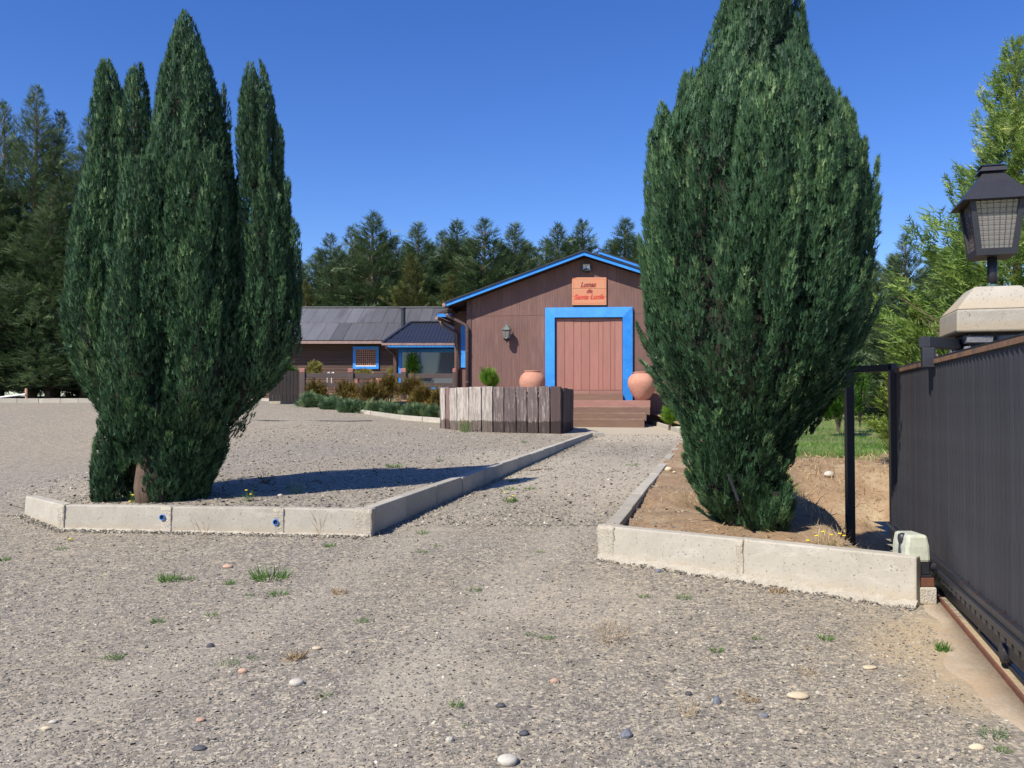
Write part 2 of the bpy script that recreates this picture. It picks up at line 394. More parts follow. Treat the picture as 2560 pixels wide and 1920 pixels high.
M['dark hole'] = surf('dark pipe bore', (0.01, 0.012, 0.02), None, 20, rough=0.9, bs=0)
for px, py in ((414, 1293), (697, 1305)):
    t = (px-152)/(922-152); base = kB.lerp(kC, t); p = Vector((base.x, base.y, at(px, py, base.y).z))-nrm*.006
    a, b = p-nrm*.012, p+nrm*.05
    k = MB(); n = 16
    for rr, q in ((.031, a), (.031, b), (.023, b), (.023, a)):
        for j in range(n):
            an = 2*math.pi*j/n; k.v.append(q+d*math.cos(an)*rr+Vector((0, 0, math.sin(an)*rr)))
    for i in range(4):
        for j in range(n):
            k.f.append((i*n+j, i*n+(j+1) % n, ((i+1) % 4)*n+(j+1) % n, ((i+1) % 4)*n+j))
    pp = k.build('drain_pipe', 'pipe blue', front)
    MB().tube([a+nrm*.012, b], .0235, 14).build('pipe_bore', 'dark hole', pp)
d2, n2_ = fdir(kE, kF)
rough_block('mortar_corner', kE+d2*.05, d2, .085, n2_, KW, .285, rfront, amp=.009, out=.006)
rough_block('mortar_joint', kE.lerp(kF, .5), d2, .028, n2_, KW, .315, rfront, amp=.005, out=.004)
# rough footing spilling out under the right kerb
def footing(a, b, nrm, root, w0=.10, h=.05, n=60):
    V = []; Fc = []
    for i in range(n+1):
        p = a.lerp(b, i/n); r = w0*(.5+.5*random.random())
        for k, (o, z) in enumerate(((.02, h*(.7+.5*random.random())), (-r*.5, h*.6*random.random()+.01), (-r, -.03))):
            V.append((p.x+nrm.x*o, p.y+nrm.y*o, p.z+z))
    for i in range(n):
        for k in range(2): Fc.append((i*3+k, i*3+k+1, i*3+k+4, i*3+k+3))
    return fastmesh('mortar_footing', np.array(V), np.array(Fc), 'mortar', root)
footing(kE.lerp(kF, .0), kF, n2_, rfront, .13, .055)
footing(kB, kC, nrm, front, .07, .03)

# far kerbs and the curved kerb of the planting bed
far = [on(p, 1007) for p in (-120, 150, 330, 580, 640)]
kerb('straight pale kerb far across the parking gravel below the dark firs', [far[0], far[1], far[2]], [.17]*3, .14, [5, 4], side=1)
kerb('far pale kerb right of the left cypress, below the dark fence', [far[2], far[3], far[4]], [.15]*3, .14, [4, 2], side=1)
bed_px = [(640, 1004), (700, 1009), (752, 1018), (790, 1028), (850, 1040), (925, 1050), (1000, 1056), (1112, 1059)]
bedk = []
for (a, b), Y_ in zip(bed_px, (35.6, 34.2, 32.6, 31.2, 29.6, 28.3, 27.3, 26.3)):
    q_ = at(a, b, Y_); q_.z = max(q_.z, float(P(q_.x, q_.y))); bedk.append(q_)
kerb('curved pale kerb round the bed of junipers and brown bushes', bedk, [.15]*8, .16, [1, 1, 1, 2, 2, 2, 2], side=1)
# soil of the planting bed
def bedz(x, y): return P(x, y)+.12+.28*sm((y-29)/3.0)
bb = [(p.x, p.y+.1) for p in bedk]+[(-1.6, 31.5), (-9.0, 35.5), (-12, 36)]
heightsheet('planting_bed', np.arange(-13, 0, .12), np.arange(26, 37, .12), bedz, lambda x, y: inpoly(x, y, bb), 'soil')
# ------------------------------------------------------------------ materials of the buildings
def sidingmat(name, c1, c2, period, axis, rough=0.75, amt=0.75):
    m, nt, b, _ = newmat(name); v = coords(nt)
    n1 = noise(nt, v, 0.9, 5); col = ramp(nt, n1, [(0.3, c1), (0.7, c2)])
    st = coords(nt, (1, 1, 0.06) if axis == 'x' else (.05, .05, 1)); n2 = noise(nt, st, 26, 4, 0.7)
    col = mix(nt, 1.0, col, ramp(nt, n2, [(0.25, amt), (0.75, 1.2)]), 'MULTIPLY')
    sx = N(nt, 'ShaderNodeSeparateXYZ'); nt.links.new(v, sx.inputs[0])
    mt = N(nt, 'ShaderNodeMath', operation='MULTIPLY'); mt.inputs[1].default_value = 1/period; nt.links.new(sx.outputs[0 if axis == 'x' else 2], mt.inputs[0])
    fr = N(nt, 'ShaderNodeMath', operation='FRACT'); nt.links.new(mt.outputs[0], fr.inputs[0])
    groove = ramp(nt, fr.outputs[0], [(0.0, 0.0), (0.10, 1.0), (0.90, 1.0), (1.0, 0.0)])
    col = mix(nt, 1.0, col, ramp(nt, fr.outputs[0], [(0.0, 0.62), (0.12, 1.0), (0.88, 1.0), (1.0, 0.62)]), 'MULTIPLY')
    oi = N(nt, 'ShaderNodeObjectInfo'); col = mix(nt, 1.0, col, ramp(nt, oi.outputs['Random'], [(0, .92), (1, 1.08)]), 'MULTIPLY')
    col = mix(nt, ramp(nt, noise(nt, coords(nt, (1, 1, .12)), 5, 7, .75), [(.55, 0.0), (.72, .35)]), col, (.30, .21, .18))
    nt.links.new(col, b.inputs['Base Color']); b.inputs['Roughness'].default_value = rough
    bump(nt, b, groove, 0.6, 0.006); return m
M['siding'] = sidingmat('brown grooved siding', (0.190, 0.098, 0.078), (0.150, 0.080, 0.066), 0.058, 'x')
M['brown paint'] = surf('brown painted timber', (0.120, 0.062, 0.050), (0.09, 0.05, 0.042), 4, rough=.6, bs=.2)
M['soffit'] = surf('dark soffit boards', (0.06, 0.035, 0.03), (0.04, 0.026, 0.024), 5, rough=.8)
M['blue'] = surf('bright blue painted timber', (0.016, 0.21, 0.66), (0.022, 0.27, 0.78), 3, stretch=(1, 1, 1), rough=.55, bs=.25, fine=26, dirt=(0.05, 0.30, 0.74))
M['door'] = surf('dusty red-brown door planks', (0.37, 0.165, 0.125), (0.31, 0.135, 0.10), 2.2, stretch=(4, 4, .7), rough=.6, bs=.2, fine=40)
M['steppink'] = surf('worn red-brown step paint', (0.34, 0.17, 0.13), (0.26, 0.13, 0.10), 3, stretch=(.6, 2, 3), rough=.7, bs=.4)
M['stepbrown'] = surf('brown step timber', (0.21, 0.125, 0.085), (0.16, 0.095, 0.066), 3, stretch=(.6, 2, 4), rough=.75, bs=.4)
M['worn edge'] = surf('bare worn step edge', (0.55, 0.42, 0.33), (0.27, 0.15, 0.10), 9, stretch=(.5, 1, 1), rough=.8)
M['roof'] = surf('weathered grey roof sheet', (0.155, 0.155, 0.16), (0.115, 0.115, 0.12), 1.1, stretch=(2.5, .35, .35), rough=.55, bs=.25, bd=.01, fine=24, dirt=(0.075, 0.072, 0.072))
M['roof dark'] = surf('dark stained roof sheet', (0.075, 0.073, 0.076), (0.105, 0.103, 0.106), 1.3, stretch=(2.5, .35, .35), rough=.6, bs=.25, fine=24)
M['roof new'] = surf('dark corrugated metal', (0.030, 0.032, 0.042), (0.04, 0.042, 0.052), 2, rough=.42, metal=0.3, bs=.1)
M['old boards'] = surf('aged brown wall boards', (0.120, 0.066, 0.046), (0.070, 0.038, 0.028), 1.4, stretch=(.35, 1, 7), rough=.8, bs=.5, fine=22)
M['gutter'] = surf('brown gutter metal', (0.125, 0.08, 0.07), (0.09, 0.055, 0.05), 6, rough=.4, bs=.1)
M['old gutter'] = surf('faded pinkish gutter', (0.36, 0.24, 0.20), (0.22, 0.15, 0.13), 6, rough=.5, bs=.1)
M['rail wood'] = surf('dark weathered rail', (0.095, 0.068, 0.060), (0.062, 0.045, 0.042), 3, stretch=(.4, 1, 5), rough=.75, bs=.4)
M['post red'] = surf('brick red post paint', (0.40, 0.17, 0.13), (0.28, 0.12, 0.10), 8, rough=.7, bs=.3)
M['lattice'] = surf('orange brown lattice', (0.62, 0.34, 0.20), (0.5, 0.26, 0.16), 10, rough=.6, bs=.1)
M['curtain'] = surf('patterned pink curtain', (0.16, 0.05, 0.05), (0.07, 0.07, 0.04), 9, rough=.9, bs=0, dirt=(0.42, 0.26, 0.22))
M['white paint'] = surf('white paint', (0.75, 0.74, 0.70), (0.66, 0.65, 0.62), 8, rough=.5, bs=.1)
M['black metal'] = surf('black painted steel', (0.022, 0.023, 0.029), (0.030, 0.031, 0.038), 5, rough=.45, bs=.15, fine=60)
def glassmat(name, tint, thr=0.35):
    m, nt, b, out = newmat(name)
    b.inputs['Base Color'].default_value = rgba(tint); b.inputs['Roughness'].default_value = .04; b.inputs['Specular IOR Level'].default_value = 1.0
    v = coords(nt); bump(nt, b, noise(nt, v, .8, 2), .03, .02)
    t = N(nt, 'ShaderNodeBsdfTransparent'); mx = N(nt, 'ShaderNodeMixShader'); mx.inputs[0].default_value = thr
    nt.links.new(b.outputs[0], mx.inputs[1]); nt.links.new(t.outputs[0], mx.inputs[2]); nt.links.new(mx.outputs[0], out.inputs[0]); return m
M['glass'] = glassmat('window glass', (0.16, 0.18, 0.20), .22)
M['clear glass'] = glassmat('lamp glass', (0.26, 0.26, 0.235), .30)
M['terracotta'] = surf('terracotta with pale bloom', (0.55, 0.29, 0.20), (0.46, 0.20, 0.13), 2.3, stretch=(1, 1, 1.6), rough=.9, bs=.3, fine=30, dirt=(0.58, 0.40, 0.29))

# ------------------------------------------------------------------ the main house
HK = 0.16
hn = math.sqrt(1+HK*HK)
U = Vector((1/hn, -HK/hn, 0)); Vb = Vector((HK/hn, 1/hn, 0)); Z = Vector((0, 0, 1))
h0 = at(1463, 1015, 30); h0.z = 0
def hw(px, py, off=0.0):         # point of the house's front plane (moved back by off) seen at a pixel
    d = ray(px, py); o = Vector((0, 0, CAMZ)); t = ((h0-o).dot(Vb)+off)/d.dot(Vb); return o+d*t
def hl(u, off, z): return h0+U*u+Vb*off+Z*z
def hu(p): return (p-h0).dot(U)
house = thing('wooden_house', 'brown gabled wooden house with bright blue trim and a wide double door', 'house', hl(0, 5, 1.0))
SL = 0.345
rb = hw(1462, 638, -.5)                   # underside of the fascia at the ridge
zR = rb.z; uL = hu(hw(1114, 764, -.5)); uR = -uL
def zroof(u): return zR-SL*abs(u)
uw = hu(hw(1171, 900)); base_z = .9
seam = hw(1420, 787).z
bw = .30; nb = int(2*abs(uw)/bw); bw = 2*abs(uw)/nb
for i in range(nb):
    a, b = uw+i*bw, uw+(i+1)*bw-.0018
    def col(z0, za, zb):
        m = MB(); p = [hl(a, 0, z0), hl(b, 0, z0), hl(b, .1, z0), hl(a, .1, z0), hl(a, 0, za), hl(b, 0, zb), hl(b, .1, zb), hl(a, .1, za)]
        m.hexa(p); m.build('siding_board', 'siding', house)
    col(base_z, seam-.004, seam-.004)
    za, zb = zroof(a)-.0, zroof(b)-.0
    if min(za, zb) > seam+.02:
        m = MB()
        if a < 0 < b:
            q = []
            for o in (0, .1): q += [hl(a, o, seam+.004), hl(b, o, seam+.004), hl(b, o, zb), hl(0, o, zroof(0)), hl(a, o, za)]
            m.add(q, [(0,1,2,3,4), (9,8,7,6,5)]+[(j, (j+1) % 5+0 if j < 4 else 0, (j+1) % 5+5, j+5) for j in range(5)])
            m.build('siding_board', 'siding', house)
        else: col(seam+.004, za, zb)
MB().hexa([hl(uw, .1, base_z), hl(-uw, .1, base_z), hl(-uw, 10, base_z), hl(uw, 10, base_z), hl(uw, .1, zroof(uw)), hl(-uw, .1, zroof(uw)), hl(-uw, 10, zroof(uw)), hl(uw, 10, zroof(uw))]).build('house_wall', 'brown paint', house)
# corner board
MB().hexa([hl(uw-.06, -.03, base_z), hl(uw+.1, -.03, base_z), hl(uw+.1, -.003, base_z), hl(uw-.06, .06, base_z), hl(uw-.06, -.03, zroof(uw)), hl(uw+.1, -.03, zroof(uw+.1)), hl(uw+.1, -.003, zroof(uw+.1)), hl(uw-.06, .06, zroof(uw))]).build('corner_board', 'brown paint', house)
# roof slopes, fascias, soffits
def slab(u0, u1, o0, o1, lift, th, name, mat, zf=zroof, parent=None):
    p = []
    for dz in (lift, lift+th): p += [hl(u0, o0, zf(u0)+dz), hl(u1, o0, zf(u1)+dz), hl(u1, o1, zf(u1)+dz), hl(u0, o1, zf(u0)+dz)]
    return MB().hexa(p).build(name, mat, parent or house)
for a, b in ((uL, 0), (0, uR)):
    slab(a, b, -.46, 10.3, .03, .09, 'soffit', 'soffit')
    slab(a-(.06 if a < 0 else 0), b+(.06 if a >= 0 else 0), -.54, 10.4, .125, .05, 'roof', 'roof new')
    slab(a, b, -.50, -.463, 0, .115, 'fascia', 'blue')
# right rear roof strip, a little higher and further back
z2 = lambda u: zR+.62-SL*abs(u)
p1, p2 = hw(1496, 634, 3.0), hw(1640, 682, 3.0)
for (pa, pb, th, mt, nm, lift) in ((p1, p2, .08, 'blue', 'fascia', 0), (p1, p2, .05, 'roof new', 'roof', .085)):
    dd = (pb-pa); pe = pb+dd*1.2
    dep = .04 if nm == 'fascia' else 6
    MB().hexa([pa+Z*lift, pe+Z*lift, pe+Vb*dep+Z*lift, pa+Vb*dep+Z*lift, pa+Z*(lift+th), pe+Z*(lift+th), pe+Vb*dep+Z*(lift+th), pa+Vb*dep+Z*(lift+th)]).build(nm, mt, house)
MB().hexa([p1+Vb*.1-Z*1.0, pe+Vb*.1-Z*1.0, pe+Vb*6-Z*1.0, p1+Vb*6-Z*1.0, p1+Vb*.1, pe+Vb*.1, pe+Vb*6, p1+Vb*6]).build('rear_wall', 'brown paint', house)
# left gutter of the main roof
MB().tube([hl(uL-.05, -.56, zroof(uL)+.06), hl(uL-.05, 9, zroof(uL)+.06)], .065, 10).build('gutter', 'old gutter', house)
# door frame: three mitred blue boards
z_fb = hw(1572, 1000).z
def fpt(px, py, o): return hw(px, py, o)
fr_o = [(1364, 1003), (1364, 770), (1582, 768), (1582, 1002)]; fr_i = [(1388, 1003), (1388, 795), (1557, 794), (1557, 1002)]
for k in range(3):
    a, b, c, d_ = fr_o[k], fr_o[k+1], fr_i[k+1], fr_i[k]
    m = MB(); q = [hw(*p, -.003) for p in (a, b)]+[hw(*p, -.003) for p in (c, d_)]
    q2 = [hw(a[0], a[1], -.003)-Vb*.11, hw(b[0], b[1], -.003)-Vb*.11, hw(c[0], c[1], -.003)-Vb*.17, hw(d_[0], d_[1], -.003)-Vb*.17]
    m.hexa(q+q2).build('door_frame_board', 'blue', house, bevel=.008)
# plank double door
dx = [1389, 1412, 1434.5, 1453, 1474.3, 1497, 1507.5, 1526.5, 1537.5, 1556]
dtop, dbot = 797, 975
back = MB().hexa([hw(1389, 986, -.005), hw(1556, 986, -.005), hw(1556, 795, -.005), hw(1389, 795, -.005)]+[p-Vb*.02 for p in (hw(1389, 986, -.005), hw(1556, 986, -.005), hw(1556, 795, -.005), hw(1389, 795, -.005))])
door = back.build('double_door', 'door', house)
for i in range(len(dx)-1):
    a, b = dx[i]+.35, dx[i+1]-.35; o = -.027-random.uniform(.014, .03)
    q = [hw(a, dbot, -.027), hw(b, dbot, -.027), hw(b, dtop, -.027), hw(a, dtop, -.027)]
    MB().hexa(q+[p+Vb*(o+.027) for p in q]).build('door_plank', 'door', door, bevel=.004)
for a, b in ((1389, 1474), (1474.6, 1556)):
    q = [hw(a, 985, -.027), hw(b, 985, -.027), hw(b, 976, -.027), hw(a, 976, -.027)]
    MB().hexa(q+[p-Vb*.05 for p in q]).build('bottom_rail', 'steppink', door, bevel=.004)
# porch steps
zs = []; prev = None
levels = [(1001, 1017.5, -1.35, 1626, 'steppink'), (1017.5, 1032.5, -1.62, 1625, 'stepbrown'), (1032.5, 1047.5, -1.92, 1616, 'stepbrown'), (1047.5, 1059, -2.22, 1611, 'stepbrown')]
def ustep(px, o): return hu(hw(px, 1015, o))
for i, (yt, yb, o, xr_, mt) in enumerate(levels):
    zt = hw(1450, yt, o).z; zb = hw(1450, yb, o).z-.06
    if i == 3: zb -= .3
    ul, ur = -3.6, ustep(xr_, o)
    nx = levels[i+1][2] if i < 3 else o
    st = MB().hexa([hl(ul, o, zb), hl(ur, o, zb), hl(ur, -.12 if i == 0 else levels[i-1][2]+.03, zb), hl(ul, -.12 if i == 0 else levels[i-1][2]+.03, zb),
               hl(ul, o, zt), hl(ur, o, zt), hl(ur, -.12 if i == 0 else levels[i-1][2]+.03, zt), hl(ul, -.12 if i == 0 else levels[i-1][2]+.03, zt)]).build('porch_step', mt, house, bevel=.01)
    if i: 
        z_ = zt+.003; MB().hexa([hl(ul, o-.004, z_-.012), hl(ur-.02, o-.004, z_-.012), hl(ur-.02, o+.02, z_-.012), hl(ul, o+.02, z_-.012), hl(ul, o-.004, z_), hl(ur-.02, o-.004, z_), hl(ur-.02, o+.02, z_), hl(ul, o+.02, z_)]).build('worn_nosing', 'worn edge', st)
    if i == 0: z_plat = zt
zd = hw(1470, 985, -.3).z
MB().hexa([hl(ustep(1389, -.3), -.30, z_plat-.05), hl(ustep(1557, -.3), -.30, z_plat-.05), hl(ustep(1557, -.3), -.06, z_plat-.05), hl(ustep(1389, -.3), -.06, z_plat-.05),
           hl(ustep(1389, -.3), -.30, zd), hl(ustep(1557, -.3), -.30, zd), hl(ustep(1557, -.3), -.06, zd), hl(ustep(1389, -.3), -.06, zd)]).build('door_step', 'stepbrown', house)
# recessed wall with blue window between the downpipes, low side eave, downpipes
def box_px(x0, y0, x1, y1, o, th, name, mat, parent=house, bevel=0):
    q = [hw(x0, y1, o), hw(x1, y1, o), hw(x1, y0, o), hw(x0, y0, o)]
    return MB().hexa(q+[p+Vb*th for p in q]).build(name, mat, parent, bevel=bevel)
box_px(1136, 778, 1190, 990, .9, .3, 'side_wall', 'siding')
wn = box_px(1152, 812, 1168, 919, .84, .05, 'window', 'blue', bevel=.006)
box_px(1163, 822, 1168, 908, .825, .02, 'pane', 'glass', wn)
box_px(1092.6, 784, 1128, 792, -.1, .04, 'fascia', 'blue')
pA, pB = hw(1091, 789, -.1), hw(1129, 776, -.1)
MB().hexa([pA, pB, pB+Vb*4, pA+Vb*4, pA+Z*.09, pB+Z*.09, pB+Vb*4+Z*.09, pA+Vb*4+Z*.09]).build('side_eave', 'soffit', house)
MB().tube([hw(1091, 795, -.15), hw(1091, 795, -.15)+Vb*4], .06, 10).build('gutter', 'old gutter', house)
def zpx(px, py, o): return hw(px, py, o)
MB().tube([zpx(1116, 784, -.15), zpx(1119, 789, -.15), zpx(1163, 812, -.12), zpx(1168, 818, -.12), hl(hu(zpx(1168, 900, -.12)), -.12, 1.0)], .062, 10).build('downpipe', 'gutter', house, smooth=True)
MB().tube([zpx(1100, 800, .7), zpx(1103, 810, .7), zpx(1137, 830, .75), zpx(1143, 836, .75), hl(hu(zpx(1143, 950, .75)), .75, 1.1)], .055, 10).build('downpipe', 'gutter', house, smooth=True)
for py in (826, 878, 955):
    p = zpx(1168, py, -.12); MB().lathe(p, [(.062, -.03), (.075, -.025), (.075, .025), (.062, .03)], 12).build('pipe_clamp', 'gutter', house)

# flood lamp, sign, wall lantern: they hang on the house
fl = thing('floodlight', 'square black floodlight on the shaded gable just below the ridge', 'floodlight', hw(1466, 667, -.1))
q = lambda x0, y0, x1, y1, o, th: [hw(x0, y1, o), hw(x1, y1, o), hw(x1, y0, o), hw(x0, y0, o)]
def pxbox(x0, y0, x1, y1, o, th, name, mat, parent, bevel=0.0):
    a = q(x0, y0, x1, y1, o, th); return MB().hexa(a+[p+Vb*th for p in a]).build(name, mat, parent, bevel=bevel)
pxbox(1454.5, 657.5, 1477.5, 660.3, -.17, .12, 'lamp_housing', 'black metal', fl); pxbox(1454.5, 674.2, 1477.5, 677, -.17, .12, 'lamp_housing', 'black metal', fl)
pxbox(1454.5, 660.3, 1457.5, 674.2, -.17, .12, 'lamp_housing', 'black metal', fl); pxbox(1474.5, 660.3, 1477.5, 674.2, -.17, .12, 'lamp_housing', 'black metal', fl)
pxbox(1457.5, 660.3, 1474.5, 674.2, -.09, .04, 'lamp_back', 'black metal', fl)
M['reflector'] = surf('pale lamp reflector', (0.62, 0.58, 0.50), (0.5, 0.47, 0.4), 8, rough=.25, metal=.6, bs=0)
ctr = hw(1466, 668, -.10)
rf = MB(); cs = [hw(1457.8, 674, -.145), hw(1474.2, 674, -.145), hw(1474.2, 660.6, -.145), hw(1457.8, 660.6, -.145)]
rf.add(cs+[ctr], [(0, 1, 4), (1, 2, 4), (2, 3, 4), (3, 0, 4)]); rf.build('reflector', 'reflector', fl)
pxbox(1463, 677, 1469, 681, -.1, .09, 'bracket', 'black metal', fl)
sg = thing('carved_sign', 'orange wooden plank sign with carved script lettering above the double door', 'sign', hw(1472, 763, -.08))
M['sign'] = surf('orange varnished pine', (0.56, 0.215, 0.105), (0.52, 0.25, 0.14), 2.2, stretch=(.8, 2, 4), rough=.45, bs=.2, fine=26, dirt=(0.45, 0.25, 0.14))
M['sign ink'] = surf('dark blue grey carved letters', (0.05, 0.05, 0.07), None, 8, rough=.7, bs=0)
M['sign red'] = surf('red carved letters', (0.55, 0.06, 0.05), (0.45, .05, .04), 8, rough=.6, bs=0)
M['sign groove'] = surf('orange red carved outline', (0.70, 0.13, 0.05), None, 8, rough=.6, bs=0)
sb = None
for y0, y1 in ((693.5, 721.3), (721.8, 742.3), (742.8, 762.5)):
    sb = pxbox(1430, y0, 1516, y1, -.085, .055, 'plank', 'sign', sg, bevel=.006)
pxbox(1436, 698, 1510, 758, -.03, .026, 'batten', 'brown paint', sg)
for a in ((1433.5, 697.2, 1512.5, 697.8), (1433.5, 757.8, 1512.5, 758.4), (1433.5, 697.8, 1434.1, 757.8), (1511.9, 697.8, 1512.5, 757.8)):
    pxbox(*a, -.087, .004, 'carved_line', 'sign groove', sg)
for px in (1435.5, 1510.5): pxbox(px-.5, 755, px+.5, 756, -.092, .01, 'screw', 'black metal', sg)
def text(body, cx, cy, wpx, hpx, mat, off=0.0, ext=.004, o=-.09, name='lettering', slant=.35, bold=0.0):
    c = bpy.data.curves.new(name, 'FONT'); c.body = body; c.size = 1; c.align_x = 'CENTER'; c.align_y = 'CENTER'; c.shear = slant; c.resolution_u = 3
    c.offset = off; c.extrude = .001
    t = bpy.data.objects.new('tmp', c); COL.objects.link(t)
    dg = bpy.context.evaluated_depsgraph_get(); me = bpy.data.meshes.new_from_object(t.evaluated_get(dg))
    bpy.data.objects.remove(t)
    xs = [v.co.x for v in me.vertices]; ys = [v.co.y for v in me.vertices]
    sx = (hu(hw(cx+wpx/2, cy))-hu(hw(cx-wpx/2, cy)))/(max(xs)-min(xs)); sy = (hw(cx, cy-hpx/2).z-hw(cx, cy+hpx/2).z)/(max(ys)-min(ys))
    mx, my = (max(xs)+min(xs))/2, (max(ys)+min(ys))/2
    cpt = hw(cx, cy, o); off_ = wloc(sg)
    for v in me.vertices:
        p = cpt+U*((v.co.x-mx)*sx)+Z*((v.co.y-my)*sy)-Vb*(v.co.z*ext/.001)-off_; v.co = p
    me.materials.clear(); me.materials.append(M[mat])
    return link(name, me, sg)
text('Lomas', 1471, 711.5, 41, 15, 'sign groove', off=.06, ext=.001, o=-.0865, name='carved_outline')
text('Lomas', 1471, 711.5, 37, 11.5, 'sign ink', off=.0)
text('de', 1474, 727, 17, 14.5, 'sign groove', off=.07, ext=.001, o=-.0865, name='carved_outline')
text('de', 1474, 727, 12.5, 10.5, 'sign ink', off=.0)
text('Santa Lucía', 1472.5, 742, 77, 14.5, 'sign groove', off=.06, ext=.001, o=-.0865, name='carved_outline')
text('Santa Lucía', 1472.5, 742, 74, 11.5, 'sign red', off=.004)
# wall lantern
M['old silver'] = surf('tarnished silver green metal', (0.30, 0.33, 0.30), (0.12, 0.15, 0.13), 20, rough=.4, metal=.6, bs=.2)
wl = thing('wall_lantern', 'tarnished silver lantern hanging on the brown wall left of the blue door frame', 'lantern', hw(1267, 857, -.25))
c = hw(1267, 830, -.28); c.z = 0
zz = lambda py: hw(1267, py, -.28).z
MB().lathe(c, [(.004, zz(801)), (.012, zz(806)), (.03, zz(808)), (.012, zz(810)), (.05, zz(813)), (.09, zz(816)), (.17, zz(823)), (.19, zz(825)), (.165, zz(826))], 6).build('lantern_roof', 'old silver', wl)
MB().lathe(c, [(.145, zz(827)), (.10, zz(845))], 6).build('lantern_glass', 'clear glass', wl)
for j in range(6):
    a = 2*math.pi*j/6; dv = Vector((math.cos(a), math.sin(a), 0))
    MB().bar(c+dv*.15+Z*zz(826), c+dv*.105+Z*zz(846), .014, .014).build('lantern_bar', 'old silver', wl)
MB().lathe(c, [(.11, zz(845)), (.125, zz(847)), (.07, zz(851)), (.03, zz(853)), (.035, zz(855)), (.01, zz(857))], 12).build('lantern_base', 'black metal', wl)
MB().tube([c+Z*zz(853), c+Z*zz(850)+Vb*.1, c+Z*zz(838)+Vb*.27], .014, 6).build('wall_arm', 'black metal', wl)
# terracotta jars on the porch
def jar(px, pyr, pyb, wpx, o, label):
    cc = hw(px, 1000, o); r = wpx/2/2150*cc.y
    zt, zb = hw(px, pyr, o).z, z_plat+.002
    cc.z = zb; h = zt-zb
    t = thing('terracotta_jar', label, 'jar', cc, 'large terracotta jars on the porch')
    prof = [(.38, 0), (.45, .03), (.62, .15), (.80, .30), (.94, .46), (1.0, .60), (.98, .72), (.88, .83), (.70, .915), (.58, .945), (.55, .955), (.60, .965), (.615, .985), (.59, 1.0), (.50, 1.0), (.48, .94)]
    MB().lathe(cc, [(a*r, b*h) for a, b in prof], 40).build('jar_body', 'terracotta', t, smooth=True)
jar(1605.5, 930, 1001, 72, -.85, 'round terracotta jar on the porch right of the door, partly behind the right cypress')
jar(1331, 927, 1001, 66, -.75, 'round terracotta jar left of the door, its lower half hidden by the log planter')
# ------------------------------------------------------------------ long low wing behind the patio
pz = 2.02
an = thing('long_wing', 'long low brown board building with a grey sheet roof and small latticed blue window', 'building', at(800, 1000, 37))
YW, YE, YR = 37.7, 37.0, 41.2
zE, zR2 = at(800, 851, YE).z, at(800, 772, YR).z
xl, xr2 = -14.5, -1.2
nbd = 20
for i in range(nbd):
    z0 = pz-.1+i*(zE+.3-pz+.1)/nbd; z1 = pz-.1+(i+1)*(zE+.3-pz+.1)/nbd-.008
    MB().hexa([(xl, YW-.03, z0), (xr2, YW-.03, z0), (xr2, YW+.05, z0), (xl, YW+.05, z0), (xl, YW-.012, z1), (xr2, YW-.012, z1), (xr2, YW+.05, z1), (xl, YW+.05, z1)]).build('wall_board', 'old boards', an)
MB().box((xl, YW+.06, pz-.6), (xr2, YW+7, zE+.3)).build('wall', 'brown paint', an)
slope = (zR2-zE)/(YR-YE)
ncol = 24; wcol = (xr2-xl)/ncol
darkset = {(0, 3), (0, 7), (0, 12), (0, 13), (0, 14), (1, 14), (0, 15), (1, 15), (1, 16), (0, 17), (0, 18), (0, 16), (1, 17), (1, 18), (1, 19), (1, 20), (1, 6), (0, 20), (0, 21)}
for r in range(2):
    for c_ in range(ncol):
        ya, yb = YE+(YR-YE)*r*.5, YE+(YR-YE)*(r+1)*.5+(.12 if r == 0 else 0)
        x0 = xl+c_*wcol+(.25 if r else 0); x1 = x0+wcol-.012
        lf = (0.0 if r == 0 else .03)+random.uniform(0, .012)
        za, zb = zE+slope*(ya-YE)+lf, zE+slope*(yb-YE)+lf
        MB().hexa([(x0, ya, za), (x1, ya, za), (x1, yb, zb), (x0, yb, zb), (x0, ya, za+.025), (x1, ya, za+.025), (x1, yb, zb+.025), (x0, yb, zb+.025)]).build('roof_sheet', 'roof dark' if (r, c_) in darkset else 'roof', an)
MB().hexa([(xl, YR, zR2), (xr2, YR, zR2), (xr2, YR+4.4, zE), (xl, YR+4.4, zE), (xl, YR, zR2+.03), (xr2, YR, zR2+.03), (xr2, YR+4.4, zE+.03), (xl, YR+4.4, zE+.03)]).build('rear_roof', 'roof', an)
MB().bar((xl, YR, zR2+.07), (xr2, YR, zR2+.07), .28, .05).build('ridge_cap', 'roof', an)
MB().box((xl, YE+.02, zE-.14), (xr2, YE+.05, zE-.02)).build('eave_board', 'old gutter', an)
MB().box((xl, YE+.06, zE-.10), (xr2, YW, zE-.06)).build('soffit', 'soffit', an)
def pbox(x0, y0, x1, y1, Y, th, name, mat, parent, bevel=0.0):
    a, b = at(x0, y1, Y), at(x1, y0, Y); return MB().box((a.x, Y, a.z), (b.x, Y+th, b.z)).build(name, mat, parent, bevel=bevel)
wf = thing('tmp', None, None, (0, 0, 0)); bpy.data.objects.remove(wf)
win = pbox(882, 866, 947, 873, YW-.09, .07, 'window', 'blue', an)
for a in ((882, 916, 947, 922.5), (882, 873, 889, 916), (940, 873, 947, 916)): pbox(*a, YW-.09, .07, 'frame', 'blue', win, bevel=.006)
pbox(889, 873, 940, 916, YW-.034, .003, 'curtain', 'curtain', win)
for i in range(10): pbox(889+i*5.35, 873, 890.3+i*5.35, 916, YW-.085, .02, 'lattice_bar', 'lattice', win)
for i in range(8): pbox(889, 874+i*5.6, 940, 875.3+i*5.6, YW-.062, .02, 'lattice_bar', 'lattice', win)
